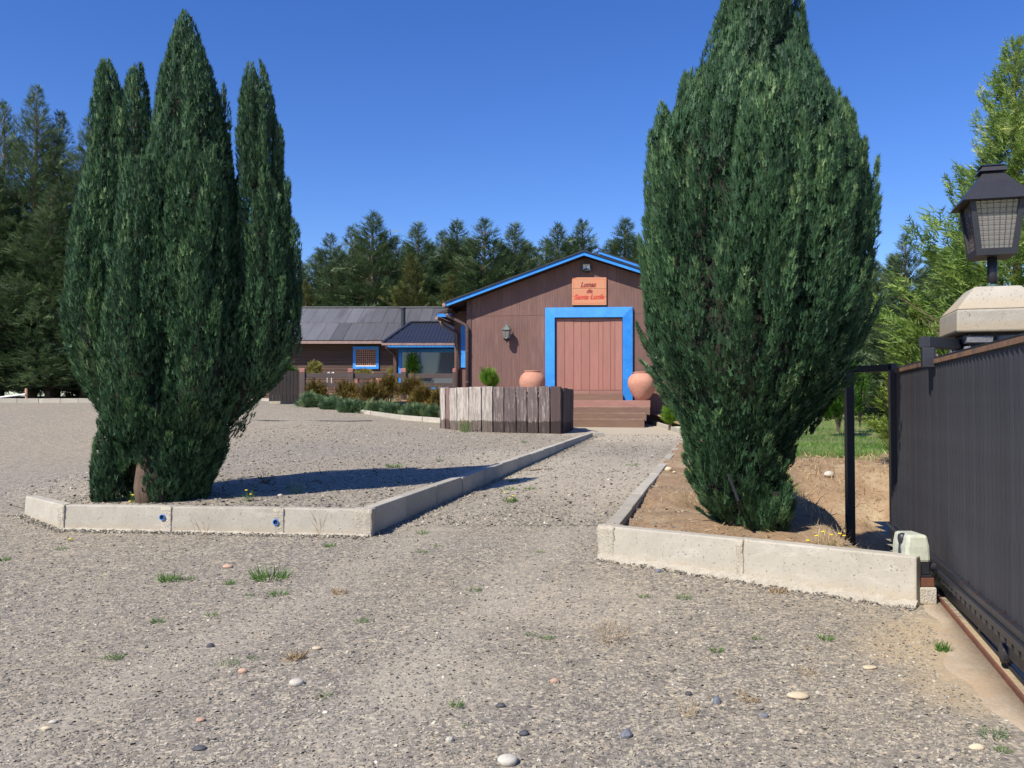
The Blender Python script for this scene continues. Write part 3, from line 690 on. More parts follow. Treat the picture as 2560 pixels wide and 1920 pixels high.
pbox(889, 913.5, 940, 916, YW-.09, .05, 'sill', 'white paint', win)
c = at(1008, 815, 38.6); MB().lathe((c.x, c.y, 0), [(.10, zE-.2), (.10, at(1008, 773, 38.6).z), (.13, at(1008, 773, 38.6).z+.01), (.13, at(1008, 769, 38.6).z)], 14).build('chimney', 'black metal', an)

# ------------------------------------------------------------------ glazed room with dark corrugated hip roof
gr = thing('glazed_room', 'glazed room with bright blue frame under a dark corrugated hipped roof', 'room', at(1060, 1000, 33.5))
Ye, Yt = 33.0, 36.4
ze, zt = at(1040, 857, Ye).z, at(1040, 806, Yt).z
ex0, ex1 = at(956, 857, Ye).x, at(1160, 857, Ye).x; tx0 = at(1027, 806, Yt).x
V, Fc = [], []; nu = int((ex1-ex0)/.035); nv = 8
for i in range(nu+1):
    x = ex0+(ex1-ex0)*i/nu; tmax = min(1.0, (x-ex0)/(tx0-ex0)); wv = .016*math.sin(i*math.pi/2)
    for j in range(nv+1):
        t = tmax*j/nv; V.append((x, Ye+(Yt-Ye)*t, ze+(zt-ze)*t+wv))
for i in range(nu):
    for j in range(nv): a = i*(nv+1)+j; Fc.append((a, a+nv+1, a+nv+2, a+1))
fastmesh('corrugated_roof', np.array(V), np.array(Fc), 'roof new', gr)
MB().add([(ex0, Ye, ze-.01), (tx0, Yt, zt), (ex0, Yt+2, ze-.01), (tx0, Yt+2, zt)], [(0, 1, 3, 2)]).build('hip_side', 'roof new', gr)
MB().add([(tx0, Yt, zt), (ex1, Yt, zt), (ex1, Yt+3, ze), (tx0, Yt+3, ze)], [(0, 1, 2, 3)]).build('rear_roof', 'roof new', gr)
MB().bar((tx0, Yt, zt+.03), (ex1, Yt, zt+.03), .2, .05).build('ridge_cap', 'roof new', gr)
MB().bar((ex0, Ye, ze+.03), (tx0, Yt, zt+.03), .12, .03).build('hip_cap', 'roof new', gr)
MB().box((ex0-.02, Ye-.10, ze-.10), (ex1, Ye-.02, ze-.015)).build('gutter', 'old gutter', gr)
pbox(966, 862, 1150, 870, Ye+.08, .05, 'fascia', 'blue', gr)
MB().box((ex0+.1, Ye+.14, ze-.16), (ex1, Ye+.8, ze-.12)).build('soffit', 'soffit', gr)
Yg = 33.7
pbox(996, 872, 1150, 880.5, Yg, .10, 'window_frame', 'blue', gr, bevel=.006)
pbox(996, 880.7, 1004, 966, Yg, .10, 'window_frame', 'blue', gr, bevel=.006)
pbox(996, 966.2, 1150, 975, Yg, .10, 'window_frame', 'blue', gr, bevel=.006)
pbox(985, 866, 996, 1000, Yg+.03, .10, 'corner_post', 'brown paint', gr)
pbox(1004, 880, 1146, 966, Yg+.05, .02, 'pane', 'glass', gr)
pbox(1049, 880.5, 1051.5, 966, Yg+.02, .08, 'mullion', 'blue', gr)
pbox(996, 975.5, 1150, 1003, Yg+.02, .1, 'wall_board', 'old boards', gr)
a = at(1000, 960, Yg)
MB().box((a.x, Yg+2.8, pz), (1.0, Yg+2.9, ze-.1)).build('rear_wall', 'old boards', gr)
MB().box((a.x, Yg+.1, pz-.3), (1.0, Yg+2.8, pz+.25)).build('floor_slab', 'old boards', gr)
MB().box((a.x-.3, Yg+.2, pz), (a.x-.2, Yg+2.8, ze-.2)).build('side_wall', 'old boards', gr)
MB().tube([at(965, 861, Ye-.05), at(966, 870, Ye-.05), at(985, 885, Yg-.02), at(990, 893, Yg-.02), at(990, 990, Yg-.02)], .04, 8).build('downpipe', 'gutter', gr, smooth=True)

tag(MB().box((-9.1, 32.3, 1.2), (-.6, 37.6, pz)).build('patio', 'concrete'), kind='structure')

# ------------------------------------------------------------------ dark board screen and rail fence
YF = 31.6
M['dark boards'] = surf('screen boards with painted shade', (0.014, 0.010, 0.010), (0.022, 0.014, 0.013), 3, stretch=(4, 1, .5), rough=.8, bs=.4)  # shade lying on the screen is put into this near-black base colour
sc_ = thing('board_screen', 'dark brown upright board screen below the glossy green shrub, left of the rail fence', 'screen', at(725, 998, YF+.2))
xs = np.linspace(672, 752, 10)
for i in range(9): pbox(xs[i]+.3, 927+random.uniform(-1, 1), xs[i+1]-.3, 1003, YF+.3, .05, 'screen_board', 'dark boards', sc_)
fe = thing('rail_fence', 'dark two-rail timber fence with brick red post tops in front of the patio', 'fence', at(940, 985, YF))
for x0, x1 in ((750, 763.5), (871.5, 883.5), (1002, 1016), (1132.5, 1145)):
    cx = at((x0+x1)/2, 950, YF).x; hwid = .10
    zt_ = at(900, 921, YF).z
    po = MB().box((cx-hwid, YF-.1, 1.7), (cx+hwid, YF+.1, zt_-.17)).build('fence_post', 'rail wood', fe, bevel=.012)
    MB().box((cx-hwid-.003, YF-.103, zt_-.168), (cx+hwid+.003, YF+.103, zt_)).build('painted_top', 'post red', po, bevel=.03)
xp = [at(x, 950, YF).x for x in (757, 877.5, 1009, 1139)]
for i in range(3):
    for y0, y1 in ((933.5, 945), (957.5, 968.5)):
        a, b = at(900, y1, YF).z, at(900, y0, YF).z; j = random.uniform(-.012, .012)
        MB().box((xp[i]+.104, YF-.035+.01*i, a+j), (xp[i+1]-.104, YF+.03+.01*i, b+j)).build('rail', 'rail wood', fe, bevel=.006)
# patio furniture seen through the rails
def small_bench(x0, x1, ytop, Y, label, seat_mat, nleg=2):
    a, b = at(x0, ytop, Y), at(x1, ytop, Y); zt_ = a.z
    t = thing('patio_bench', label, 'bench', (a.x, Y, pz))
    n = 3
    for i in range(n): MB().box((a.x, Y+i*.13, zt_-.045), (b.x, Y+i*.13+.115, zt_)).build('seat_slat', seat_mat, t, bevel=.005)
    for x in (a.x+.03, b.x-.12):
        for yy in (Y+.01, Y+.28): MB().box((x, yy, pz), (x+.09, yy+.09, zt_-.047)).build('leg', 'post red', t, bevel=.005)
    return t
M['yellow paint'] = surf('yellow painted seat', (0.65, 0.45, 0.10), (0.5, 0.33, 0.08), 9, rough=.6, bs=.1)
small_bench(886, 935, 944, 33.0, 'low brown bench on the patio, left of the yellow topped one', 'rail wood')
small_bench(940, 990, 946, 33.2, 'low bench with yellow seat boards on the patio by the glazed room', 'yellow paint')
st = thing('red_post_stool', 'squat brick red timber stool standing in front of the yellow bench', 'stool', at(949, 990, 32.5))
pbox(944, 946, 956, 952, 32.5, .3, 'seat', 'post red', st, bevel=.01); pbox(945.5, 952, 948, 992, 32.5, .07, 'leg', 'post red', st); pbox(952, 952, 954.5, 992, 32.5, .07, 'leg', 'post red', st)
pbox(945.5, 952, 948, 992, 32.73, .07, 'leg', 'post red', st); pbox(952, 952, 954.5, 992, 32.73, .07, 'leg', 'post red', st)
ch = thing('garden_chair', 'small white and brown garden chair behind the left bay of the rail fence', 'chair', at(828, 990, 33.6))
for x in (818.5, 829):
    MB().tube([at(x, 968, 33.5), at(x, 940, 33.5), at(x+1.5, 932, 33.5), at(x+4, 930.5, 33.5), at(x+6, 934, 33.5), at(x+6, 945, 33.5)], .022, 6).build('chair_back', 'white paint', ch, smooth=True)
pbox(817, 962, 838, 966, 33.05, .45, 'seat', 'white paint', ch, bevel=.01)
for x, y in ((818, 33.06), (835, 33.06), (818, 33.46), (835, 33.46)): pbox(x, 966, x+2, 990, y, .035, 'leg', 'post red', ch)

# ------------------------------------------------------------------ round-fronted planter of upright sleepers
def sleeper(name, c1, c2, wht):
    m, nt, b, _ = newmat(name); v = coords(nt, (1, 1, .09)); vv = coords(nt)
    col = ramp(nt, noise(nt, v, 9, 6, .7), [(.3, c1), (.7, c2)])
    col = mix(nt, ramp(nt, noise(nt, coords(nt, (1, 1, .13)), 19, 8, .78), [(wht-.06, 0.0), (wht+.10, .85)]), col, (.55, .49, .43))
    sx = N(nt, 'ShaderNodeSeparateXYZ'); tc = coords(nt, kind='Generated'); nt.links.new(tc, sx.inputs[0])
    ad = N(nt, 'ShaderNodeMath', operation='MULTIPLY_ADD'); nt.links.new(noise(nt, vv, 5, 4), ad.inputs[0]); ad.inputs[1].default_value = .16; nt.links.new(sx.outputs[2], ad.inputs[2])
    col = mix(nt, 1.0, col, ramp(nt, ad.outputs[0], [(0.395, (.36, .32, .30)), (0.42, (1, 1, 1))]), 'MULTIPLY')   # darker towards the bottom, with an uneven edge
    nt.links.new(col, b.inputs['Base Color']); b.inputs['Roughness'].default_value = .85
    bump(nt, b, noise(nt, coords(nt, (1, 1, .07)), 38, 5, .7), .8, .02); M[name] = m
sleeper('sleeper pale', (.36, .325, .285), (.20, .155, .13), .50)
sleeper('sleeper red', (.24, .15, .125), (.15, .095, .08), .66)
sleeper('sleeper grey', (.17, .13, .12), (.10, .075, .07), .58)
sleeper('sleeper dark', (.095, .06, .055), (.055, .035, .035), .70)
pl = thing('sleeper_planter', 'round-fronted planter of weathered upright timber sleepers before the house', 'planter', on(1264, 1082, P))
bx = [1101.6, 1114, 1123, 1142, 1172, 1204, 1232, 1260, 1290.5, 1318, 1345.6, 1375, 1402.6]
by = [1070.5, 1072, 1073.5, 1076, 1078.5, 1080, 1081, 1082, 1082.5, 1083, 1083.6, 1084.3, 1085]
bp = [on(a, b, P) for a, b in zip(bx, by)]
ztop = at(1260, 967, bp[7].y).z
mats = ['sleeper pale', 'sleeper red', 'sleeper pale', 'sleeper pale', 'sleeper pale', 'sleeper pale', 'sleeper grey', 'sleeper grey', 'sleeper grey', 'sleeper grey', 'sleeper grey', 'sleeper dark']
ccx = 0.3; ccy = 26.0
def plank(a, b, mat, zt_, th=.13):
    d_ = Vector((b.x-a.x, b.y-a.y, 0)); L = d_.length; d_.normalize(); nr = Vector((-d_.y, d_.x, 0))
    if nr.dot(Vector((ccx-a.x, ccy-a.y, 0))) < 0: nr = -nr
    g = .012; a = a+d_*g; b = b-d_*g; jo = random.uniform(-.02, .02); a = a+nr*jo; b = b+nr*jo
    z0 = min(a.z, b.z)-.15; bm = bmesh.new()
    me = bpy.data.meshes.new('sleeper'); m = MB()
    K = 6; rows = []
    for i in range(K+1):
        t = i/K; z = z0+(zt_-z0)*t; e = lambda: random.uniform(-.008, .008)
        out = nr*-.02*(t)
        rows += [a+out+d_*e(), b+out+d_*e(), b+out+nr*th, a+out+nr*th]
        for q_ in range(-4, 0): rows[q_] = Vector((rows[q_].x, rows[q_].y, z+(random.uniform(-.015, .01) if i == K else 0)))
    fs = [(0, 3, 2, 1), tuple(4*K+j for j in range(4))]
    for i in range(K):
        for j in range(4): fs.append((4*i+j, 4*i+(j+1) % 4, 4*i+4+(j+1) % 4, 4*i+4+j))
    m.add(rows, fs).build('sleeper', mat, pl, bevel=.012)
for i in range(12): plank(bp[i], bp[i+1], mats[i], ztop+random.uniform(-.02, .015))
side = [bp[-1]+Vector((.05, .12, 0)), bp[-1]+Vector((.20, .7, 0)), bp[-1]+Vector((.36, 1.3, 0)), bp[-1]+Vector((.45, 1.95, 0))]
backp = [side[-1], Vector((1.2, 27.0, 0)), Vector((.5, 27.5, 0)), Vector((-.3, 27.6, 0)), Vector((-1.1, 27.4, 0)), Vector((-1.8, 26.9, 0)), Vector((-2.1, 26.3, 0)), bp[0]+Vector((0, .05, 0))]
for ring, mt in ((side, 'sleeper dark'), (backp, 'sleeper grey')):  # right side takes the darkest sleepers: its shade is put into the colour
    for i in range(len(ring)-1):
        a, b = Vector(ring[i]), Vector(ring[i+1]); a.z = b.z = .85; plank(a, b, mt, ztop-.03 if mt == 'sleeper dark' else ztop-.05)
ring = [(p.x, p.y) for p in bp+side[1:]+backp[1:-1]]
cxm = sum(p[0] for p in ring)/len(ring); cym = sum(p[1] for p in ring)/len(ring)
m = MB(); pts = [(cxm+(x-cxm)*.93, cym+(y-cym)*.93, ztop-.14) for x, y in ring]; m.add(pts, [tuple(range(len(pts)))]); m.build('planter_soil', 'soil', pl)
# ------------------------------------------------------------------ sliding gate on the right
GP = lambda Y, off=0.0: Vector((gx(Y), Y, 0))-GN*off          # off: towards the drive
gd = Vector((.282, 1, 0)).normalized(); GN = Vector((gd.y, -gd.x, 0))   # GN points away from the drive
gz1, gz0 = 1.97, 0.42
M['gate slat'] = surf('charcoal gate slat', (0.030, 0.030, 0.036), (0.041, 0.041, 0.047), 2.5, stretch=(2, 2, .4), rough=.5, bs=.2, fine=30, dirt=(0.050, 0.048, 0.048))
M['rusty rail'] = surf('rust stained rail paint', (0.30, 0.15, 0.07), (0.12, 0.08, 0.06), 5, stretch=(3, 1, 1), rough=.8, bs=.3, dirt=(0.05, 0.045, 0.05))
M['rust'] = surf('rusty steel', (0.20, 0.075, 0.035), (0.11, 0.045, 0.03), 12, rough=.85, bs=.5)
gate = thing('sliding_gate', 'tall charcoal metal sliding gate of upright folded slats on the right', 'gate', GP(6.5)+Z*.2)
Y0g, Y1g = 3.3, 8.35
def gbar(ya, yb, z0, z1, o0, o1, name, mat, parent=None, bevel=0.004):
    a, b = GP(ya), GP(yb)
    p = [a-GN*o0+Z*z0, b-GN*o0+Z*z0, b-GN*o1+Z*z0, a-GN*o1+Z*z0, a-GN*o0+Z*z1, b-GN*o0+Z*z1, b-GN*o1+Z*z1, a-GN*o1+Z*z1]
    return MB().hexa(p).build(name, mat, parent or gate, bevel=bevel)
gbar(Y0g, Y1g, gz1-.055, gz1, -.03, .035, 'top_rail', 'black metal')
gbar(Y0g, Y1g, gz1-.048, gz1-.016, .036, .040, 'rusty_strip', 'rusty rail', bevel=0)
gbar(Y0g, Y1g, gz0-.01, gz0+.035, .0, .055, 'bottom_rail', 'black metal')
sp = .092; n = int((Y1g-Y0g)/(sp*gd.y)); me0 = None
ang = math.atan2(gd.y, gd.x)
hh = gz1-.056-(gz0+.036)
# a folded slat: shallow asymmetric V in plan (x along the gate, y towards the drive)
pl_ = [(0, 0), (.060, .030), (.068, .030), (sp-.004, .002), (sp-.004, -.003), (.066, .025), (.060, .025), (0, -.005)]
for i in range(n):
    p = GP(Y0g+i*sp*gd.y)
    if me0 is None:
        me0 = bpy.data.meshes.new('gate_slat'); k = len(pl_)
        nrm_ = -GN
        vs = [tuple(gd*a+nrm_*b+Z*z) for z in (0, hh) for a, b in pl_]
        fs = [tuple(range(k))[::-1], tuple(range(k, 2*k))]+[(j, (j+1) % k, (j+1) % k+k, j+k) for j in range(k)]
        me0.from_pydata(vs, [], fs); me0.materials.append(M['gate slat'])
        bm = bmesh.new(); bm.from_mesh(me0); bmesh.ops.recalc_face_normals(bm, faces=bm.faces); bm.to_mesh(me0); bm.free()
    o = link('gate_slat', me0, gate, p+Z*(gz0+.036)-Vector(gate.location))
for yy in (Y0g, 6.26, Y1g-.05): gbar(yy, yy+.06, gz0-.01, gz1-.056, -.05, -.012, 'frame_post', 'black metal')
gbar(Y1g-.02, Y1g+.12, .30, gz1-.02, -.06, .075, 'end_post', 'black metal')
# rack, lower chord and wheels
gbar(Y0g, Y1g, gz0-.05, gz0-.012, .03, .075, 'gear_rack', 'black metal')
gbar(Y0g, Y1g, .235, .30, -.03, .03, 'lower_rail', 'black metal')
for i in range(40):
    y = Y0g+.06+i*.125
    gbar(y, y+.085, gz0-.085, gz0-.052, .055, .068, 'rack_lug', 'black metal', bevel=0)
for y in (4.15, 5.3, 6.6, 7.8): gbar(y, y+.03, .215, gz0-.012, -.02, .028, 'stay', 'black metal')
for y in (4.75, 7.4):
    c = GP(y)+Z*.245; m = MB(); m.tube([c-GN*.05, c-GN*-.0], .055, 18); m.build('wheel', 'black metal', gate, smooth=False)
for y in (4.2, 4.55, 4.75, 5.0, 5.25, 5.55):                        # rust where slats meet the rack
    c = GP(y)-GN*.04+Z*(gz0+.036); m = MB(); 
    for _ in range(14):
        a = c+gd*random.uniform(-.03, .03)-GN*random.uniform(-.02, .03); m.add([a, a+gd*.012, a+gd*.006+Z*random.uniform(.006, .03)-GN*.004], [(0, 1, 2)])
    m.build('rust_flakes', 'rust', gate)
# concrete strip with the ground rail
M['track concrete'] = surf('dusty track concrete', (0.46, 0.37, 0.26), (0.36, 0.28, 0.19), 3, rough=.95, bs=.5, fine=40, dirt=(0.40, 0.27, 0.15))
cs = []
for y in np.linspace(3.0, 6.45, 30):
    z_ = .033*y
    cs.append((GP(y)-GN*(.30+.06*math.sin(y*3)+.03*math.sin(y*11)), GP(y)-GN*.09, z_))
V = []; Fc = []
for i, (a, b, z_) in enumerate(cs):
    for p, z in ((a, z_-.02), (a+GN*.05, z_+.006), (b, z_+.008), (b, z_-.12), (b+GN*.5, z_-.12), (b+GN*.5, z_+.0), (b+GN*.9, z_+.0)): V.append((p.x, p.y, z))
    if i:
        for k in range(6): Fc.append(((i-1)*7+k, (i-1)*7+k+1, i*7+k+1, i*7+k))
tag(fastmesh('gate_track_bed', np.array(V), np.array(Fc), 'track concrete'), kind='structure')
tr = thing('ground_rail', 'rusty ground rail along the pale concrete strip under the sliding gate', 'rail', GP(6)-GN*.085+Z*.2)
a, b = GP(3.0), GP(6.5)
MB().hexa([a-GN*.085+Z*(.099-.1), b-GN*.085+Z*(.214-.1), b-GN*.07+Z*(.214-.1), a-GN*.07+Z*(.099-.1), a-GN*.085+Z*(.099+.03), b-GN*.085+Z*(.214+.03), b-GN*.07+Z*(.214+.03), a-GN*.07+Z*(.099+.03)]).build('edge_angle', 'rust', tr)
MB().tube([a+Z*.11, b+Z*.225], .016, 8).build('round_rail', 'black metal', tr)

# black guide frame behind the gate
gf = thing('guide_portal', 'black square-tube portal standing in the ditch behind the sliding gate', 'gate guide', at(2126, 1310, 9.0))
xa, xb = at(2117, 1000, 9.0).x, at(2136, 1000, 9.0).x; ztp = at(2126, 915, 9.0).z
MB().box((xa, 9.0, -.3), (xb, 9.08, ztp)).build('post', 'black metal', gf, bevel=.004)
c1 = Vector(((xb+.002), 9.04, ztp-.035)); c2 = Vector((GP(8.62).x-.02, 8.66, ztp-.035))
MB().bar(c1, c2, .06, .07).build('crossbar', 'black metal', gf, bevel=.004)
MB().bar(c2+Vector((.032, 0, .045)), Vector((c2.x+.032, c2.y, .1)), .065, .065).build('post', 'black metal', gf, bevel=.004)

# stone pillar with concrete cap
PC = Vector((3.42, 6.6, 0)); pn = Vector((gd.x, gd.y, 0)); pu = Vector((gd.y, -gd.x, 0))     # pu along the front, pn back
pil = thing('gate_pillar', 'stone pillar with pale concrete pyramid cap behind the gate', 'pillar', PC+pu*.33+pn*.33+Z*.2)
CS = .66
def pbx(u0, n0, u1, n1, z0, z1, s=0.0):
    return [PC+pu*u0+pn*n0+Z*z0, PC+pu*u1+pn*n0+Z*z0, PC+pu*u1+pn*n1+Z*z0, PC+pu*u0+pn*n1+Z*z0, PC+pu*(u0+s)+pn*(n0+s)+Z*z1, PC+pu*(u1-s)+pn*(n0+s)+Z*z1, PC+pu*(u1-s)+pn*(n1-s)+Z*z1, PC+pu*(u0+s)+pn*(n1-s)+Z*z1]
zb_, zs_, zc_ = at(2394, 830, 6.6).z, at(2400, 774, 6.6).z, at(2482, 720, 6.8).z
MB().hexa(pbx(0, 0, CS, CS, zb_, zs_, .004)).build('cap_slab', 'concrete', pil, bevel=.014)
MB().hexa(pbx(.006, .006, CS-.006, CS-.006, zs_+.001, zc_, .16)).build('cap_top', 'concrete', pil, bevel=.018)
M['pillar stone'] = surf('blue grey pillar stone', (0.20, 0.20, 0.215), (0.12, 0.12, 0.135), 4, rough=.7, bs=.6, bd=.02, fine=20)
M['pillar core'] = surf('dark pillar joint', (0.05, 0.045, 0.045), None, 6, rough=.95)
MB().hexa(pbx(.10, .10, CS-.10, CS-.10, .1, zb_-.001)).build('pillar_core', 'pillar core', pil)
random.seed(11)
for face in range(4):                       # rough stones on each face
    z = .2
    while z < zb_-.04:
        h = min(random.uniform(.13, .2), zb_-.012-z); u = .06
        while u < CS-.08:
            wd = min(random.uniform(.12, .26), CS-.06-u)
            if wd < .05: break
            o = random.uniform(.045, .075)
            def fp(uu, dd, zz_):
                if face == 0: return PC+pu*uu+pn*dd+Z*zz_
                if face == 1: return PC+pu*dd+pn*uu+Z*zz_
                if face == 2: return PC+pu*uu+pn*(CS-dd)+Z*zz_
                return PC+pu*(CS-dd)+pn*uu+Z*zz_
            j = lambda: random.uniform(-.012, .012)
            a0, a1, b0, b1 = u+.008, u+wd-.008, z+.008, z+h-.008
            m = MB().hexa([fp(a0, .11, b0), fp(a1, .11, b0), fp(a1, .11, b1), fp(a0, .11, b1), fp(a0+.01+j(), o+j(), b0+.01), fp(a1-.01+j(), o+j(), b0+.01+j()), fp(a1-.01, o+j(), b1-.01+j()), fp(a0+.01+j(), o+j(), b1-.01)])
            m.build('stone', 'pillar stone', pil)
            u += wd
        z += h
# bracket arm that guides the gate top
br = thing('guide_bracket', 'black hooked steel arm reaching from the pillar over the gate top', 'bracket', PC+Z*1.9)
yb_ = 6.95
A_ = at(2400, 868, 6.9)
bz1, bz0 = at(2330, 841, 6.5).z, at(2330, 868, 6.5).z
ga = GP(6.5, .10); pB_ = PC+pn*.25+pu*.02
MB().bar(Vector((ga.x, ga.y, (bz1+bz0)/2)), Vector((pB_.x+.1, pB_.y, (bz1+bz0)/2)), .09, bz1-bz0).build('arm', 'black metal', br, bevel=.004)
MB().bar(Vector((ga.x+.03, ga.y+.01, bz0-.002)), Vector((ga.x+.03, ga.y+.01, at(2330, 918, 6.5).z)), .085, .085, up=gd).build('drop_plate', 'black metal', br, bevel=.004)
MB().tube([Vector((ga.x+.09, ga.y+.03, bz0-.01)), Vector((ga.x+.09, ga.y+.03, bz0-.10))], .012, 8).build('bolt', 'gutter', br)
MB().tube([Vector((ga.x+.09, ga.y+.03, bz0-.05)), Vector((ga.x+.09, ga.y+.03, bz0-.10))], .028, 12).build('roller', 'worn edge', br)

# lantern on the pillar
LC = PC+pu*(CS/2)+pn*(CS/2); LC.z = 0
lt = thing('pillar_lantern', 'large black four-sided lantern with wire mesh panes on the pillar cap', 'lantern', LC+Z*zc_)
zl0, zl1, zl2, zl3 = at(2482, 640, 6.75).z, at(2482, 487, 6.5).z, at(2482, 434, 6.82).z, at(2482, 414, 6.8).z
def fr(hb, z): return [LC+pu*(sx*hb)+pn*(sy*hb)+Z*z for sx, sy in ((-1, -1), (1, -1), (1, 1), (-1, 1))]
M['green copper'] = surf('greenish stain', (0.10, 0.22, 0.17), (0.05, 0.08, 0.07), 20, rough=.7)
MB().lathe(LC, [(.12, zc_+.001), (.12, zc_+.009)], 4).build('base_plate', 'black metal', lt)
for a in range(4):
    p = LC+Vector((math.cos(a*1.57+.8), math.sin(a*1.57+.8), 0))*.085; MB().lathe(p, [(.008, zc_+.009), (.008, zc_+.035)], 6).build('bolt', 'old silver', lt)
MB().lathe(LC, [(.037, zc_+.009), (.036, zl0+.005)], 20).build('stem', 'black metal', lt, smooth=True)
MB().lathe(LC, [(.045, zc_+.009), (.045, zc_+.03)], 14).build('weld_ring', 'green copper', lt)
hb, ht = .142, .195
zg0, zg1 = zl0+.055, zl1+.02
MB().hexa(fr(hb, zl0)+fr(hb+.008, zg0)).build('tray', 'black metal', lt, bevel=.003)
for i in range(4):
    sx, sy = ((-1, -1), (1, -1), (1, 1), (-1, 1))[i]
    p0 = LC+pu*(sx*(hb-.012))+pn*(sy*(hb-.012))+Z*(zg0+.001); p1 = LC+pu*(sx*(ht-.018))+pn*(sy*(ht-.018))+Z*zg1
    MB().bar(p0, p1, .04, .04, up=pn).build('corner_bar', 'black metal', lt, bevel=.002)
V4a, V4b = fr(hb-.022, zg0+.002), fr(ht-.030, zg1)
for i in range(4):
    j = (i+1) % 4; a0, a1, b1, b0 = V4a[i], V4a[j], V4b[j], V4b[i]
    nrm_ = (a1-a0).cross(b0-a0).normalized()
    pane = MB().hexa([a0, a1, b1, b0]+[q_+nrm_*.004 for q_ in (a0, a1, b1, b0)]).build('pane', 'clear glass', lt)
    m = MB()
    for k in range(1, 7):
        t = k/7; m.bar(a0.lerp(a1, t)+nrm_*.012, b0.lerp(b1, t)+nrm_*.012, .0022, .0022)
    for k in range(1, 10):
        t = k/10; m.bar(a0.lerp(b0, t)+nrm_*.014, a1.lerp(b1, t)+nrm_*.014, .0022, .0022)
    for k in range(1, 10, 1):
        t = k/10+.018; m.bar(a0.lerp(b0, t)-nrm_*.012, a1.lerp(b1, t)-nrm_*.012, .0018, .0018)
    m.build('wire_mesh', 'gutter', lt)
MB().lathe(LC, [(.022, zg0+.0), (.03, zg0+.08), (.035, zg0+.10), (.05, zg0+.17), (.048, zg0+.22), (.02, zg0+.26)], 14).build('bulb', 'reflector', lt, smooth=True)
he = .255
m = MB(); lo, hi = fr(he, zl1-.012), fr(.062, zl2); lo2, hi2 = fr(he, zl1+.0), fr(.062, zl2+.012)
mid = fr(.13, zl1+(zl2-zl1)*.60); mid2 = fr(.13, zl1+(zl2-zl1)*.60+.012)
lo_in = fr(he-.006, zl1-.012)
m.add(lo2+mid2+hi2, [(i, (i+1) % 4, (i+1) % 4+4, i+4) for i in range(4)]+[(i+4, (i+1) % 4+4, (i+1) % 4+8, i+8) for i in range(4)]+[(8, 9, 10, 11), (3, 2, 1, 0)]).build('lantern_roof', 'black metal', lt)
MB().lathe(LC, [(.055, zl2-.02), (.055, zl2+.035)], 12).build('neck', 'black metal', lt)
MB().hexa(fr(.10, zl3-.055)+fr(.075, zl3-.012)).build('chimney_cap', 'black metal', lt)
MB().hexa(fr(.088, zl3-.011)+fr(.03, zl3+.012)).build('cap_plate', 'black metal', lt, bevel=.003)

# gate motor
Ym = 6.1
M['cream'] = surf('pale green cream plastic', (0.58, 0.60, 0.48), (0.52, 0.54, 0.43), 3, rough=.4, bs=.05)
mo = thing('gate_motor', 'pale cream gate motor on a black base at the end of the right kerb', 'motor', at(2296, 1505, Ym))
mx0, mx1 = at(2266, 1400, Ym).x, at(2328, 1400, Ym).x
zm = lambda py: at(2296, py, Ym).z
md_ = .24
zA, zB, zC = zm(1407), zm(1368), zm(1338)
ins = .018
def ring(z, s, yb=0): return [(mx0+s, Ym+s*.6, z), (mx1-s, Ym+s*.6, z), (mx1-s, Ym+md_-s*.3, z), (mx0+s, Ym+md_-s*.3, z)]
MB().add(ring(zA, 0)+ring(zB, .004)+ring(zC, ins), [(0, 3, 2, 1), (8, 9, 10, 11)]+[(i+k, (i+1) % 4+k, (i+1) % 4+4+k, i+4+k) for k in (0, 4) for i in range(4)]).build('cover', 'cream', mo, bevel=.02)
MB().box((mx0+.012, Ym+.012, zm(1437)), (mx1-.006, Ym+md_-.01, zA-.001)).build('base', 'black metal', mo, bevel=.004)
MB().box((mx0+.004, Ym+.004, zm(1444)), (mx1+.004, Ym+md_, zm(1438))).build('flange', 'black metal', mo, bevel=.002)
MB().box((mx0-.01, Ym+.0, zm(1467)), (mx1+.02, Ym+md_, zm(1445))).build('mounting_box', 'rust', mo, bevel=.004)
MB().box((mx0-.02, Ym-.02, zm(1510)), (mx1+.03, Ym+md_+.03, zm(1468))).build('plinth', 'mortar', mo, bevel=.01)
MB().tube([(mx1+.0, Ym+.06, zm(1420)), (mx1+.05, Ym+.06, zm(1420))], .03, 14).build('pinion', 'black metal', mo)
MB().tube([at(2255, 1350, Ym+.1), at(2252, 1390, Ym+.1), at(2252, 1440, Ym+.1)], .02, 10).build('release_lever', 'black metal', mo, smooth=True)
MB().lathe(at(2256, 1346, Ym+.1), [(.01, -.04), (.028, -.03), (.033, 0), (.028, .03), (.01, .04)], 14).build('lever_knob', 'black metal', mo, smooth=True)
MB().tube([at(2256, 1345, Ym+.12), at(2218, 1308, 7.2)], .012, 6).build('lever_rod', 'black metal', mo)
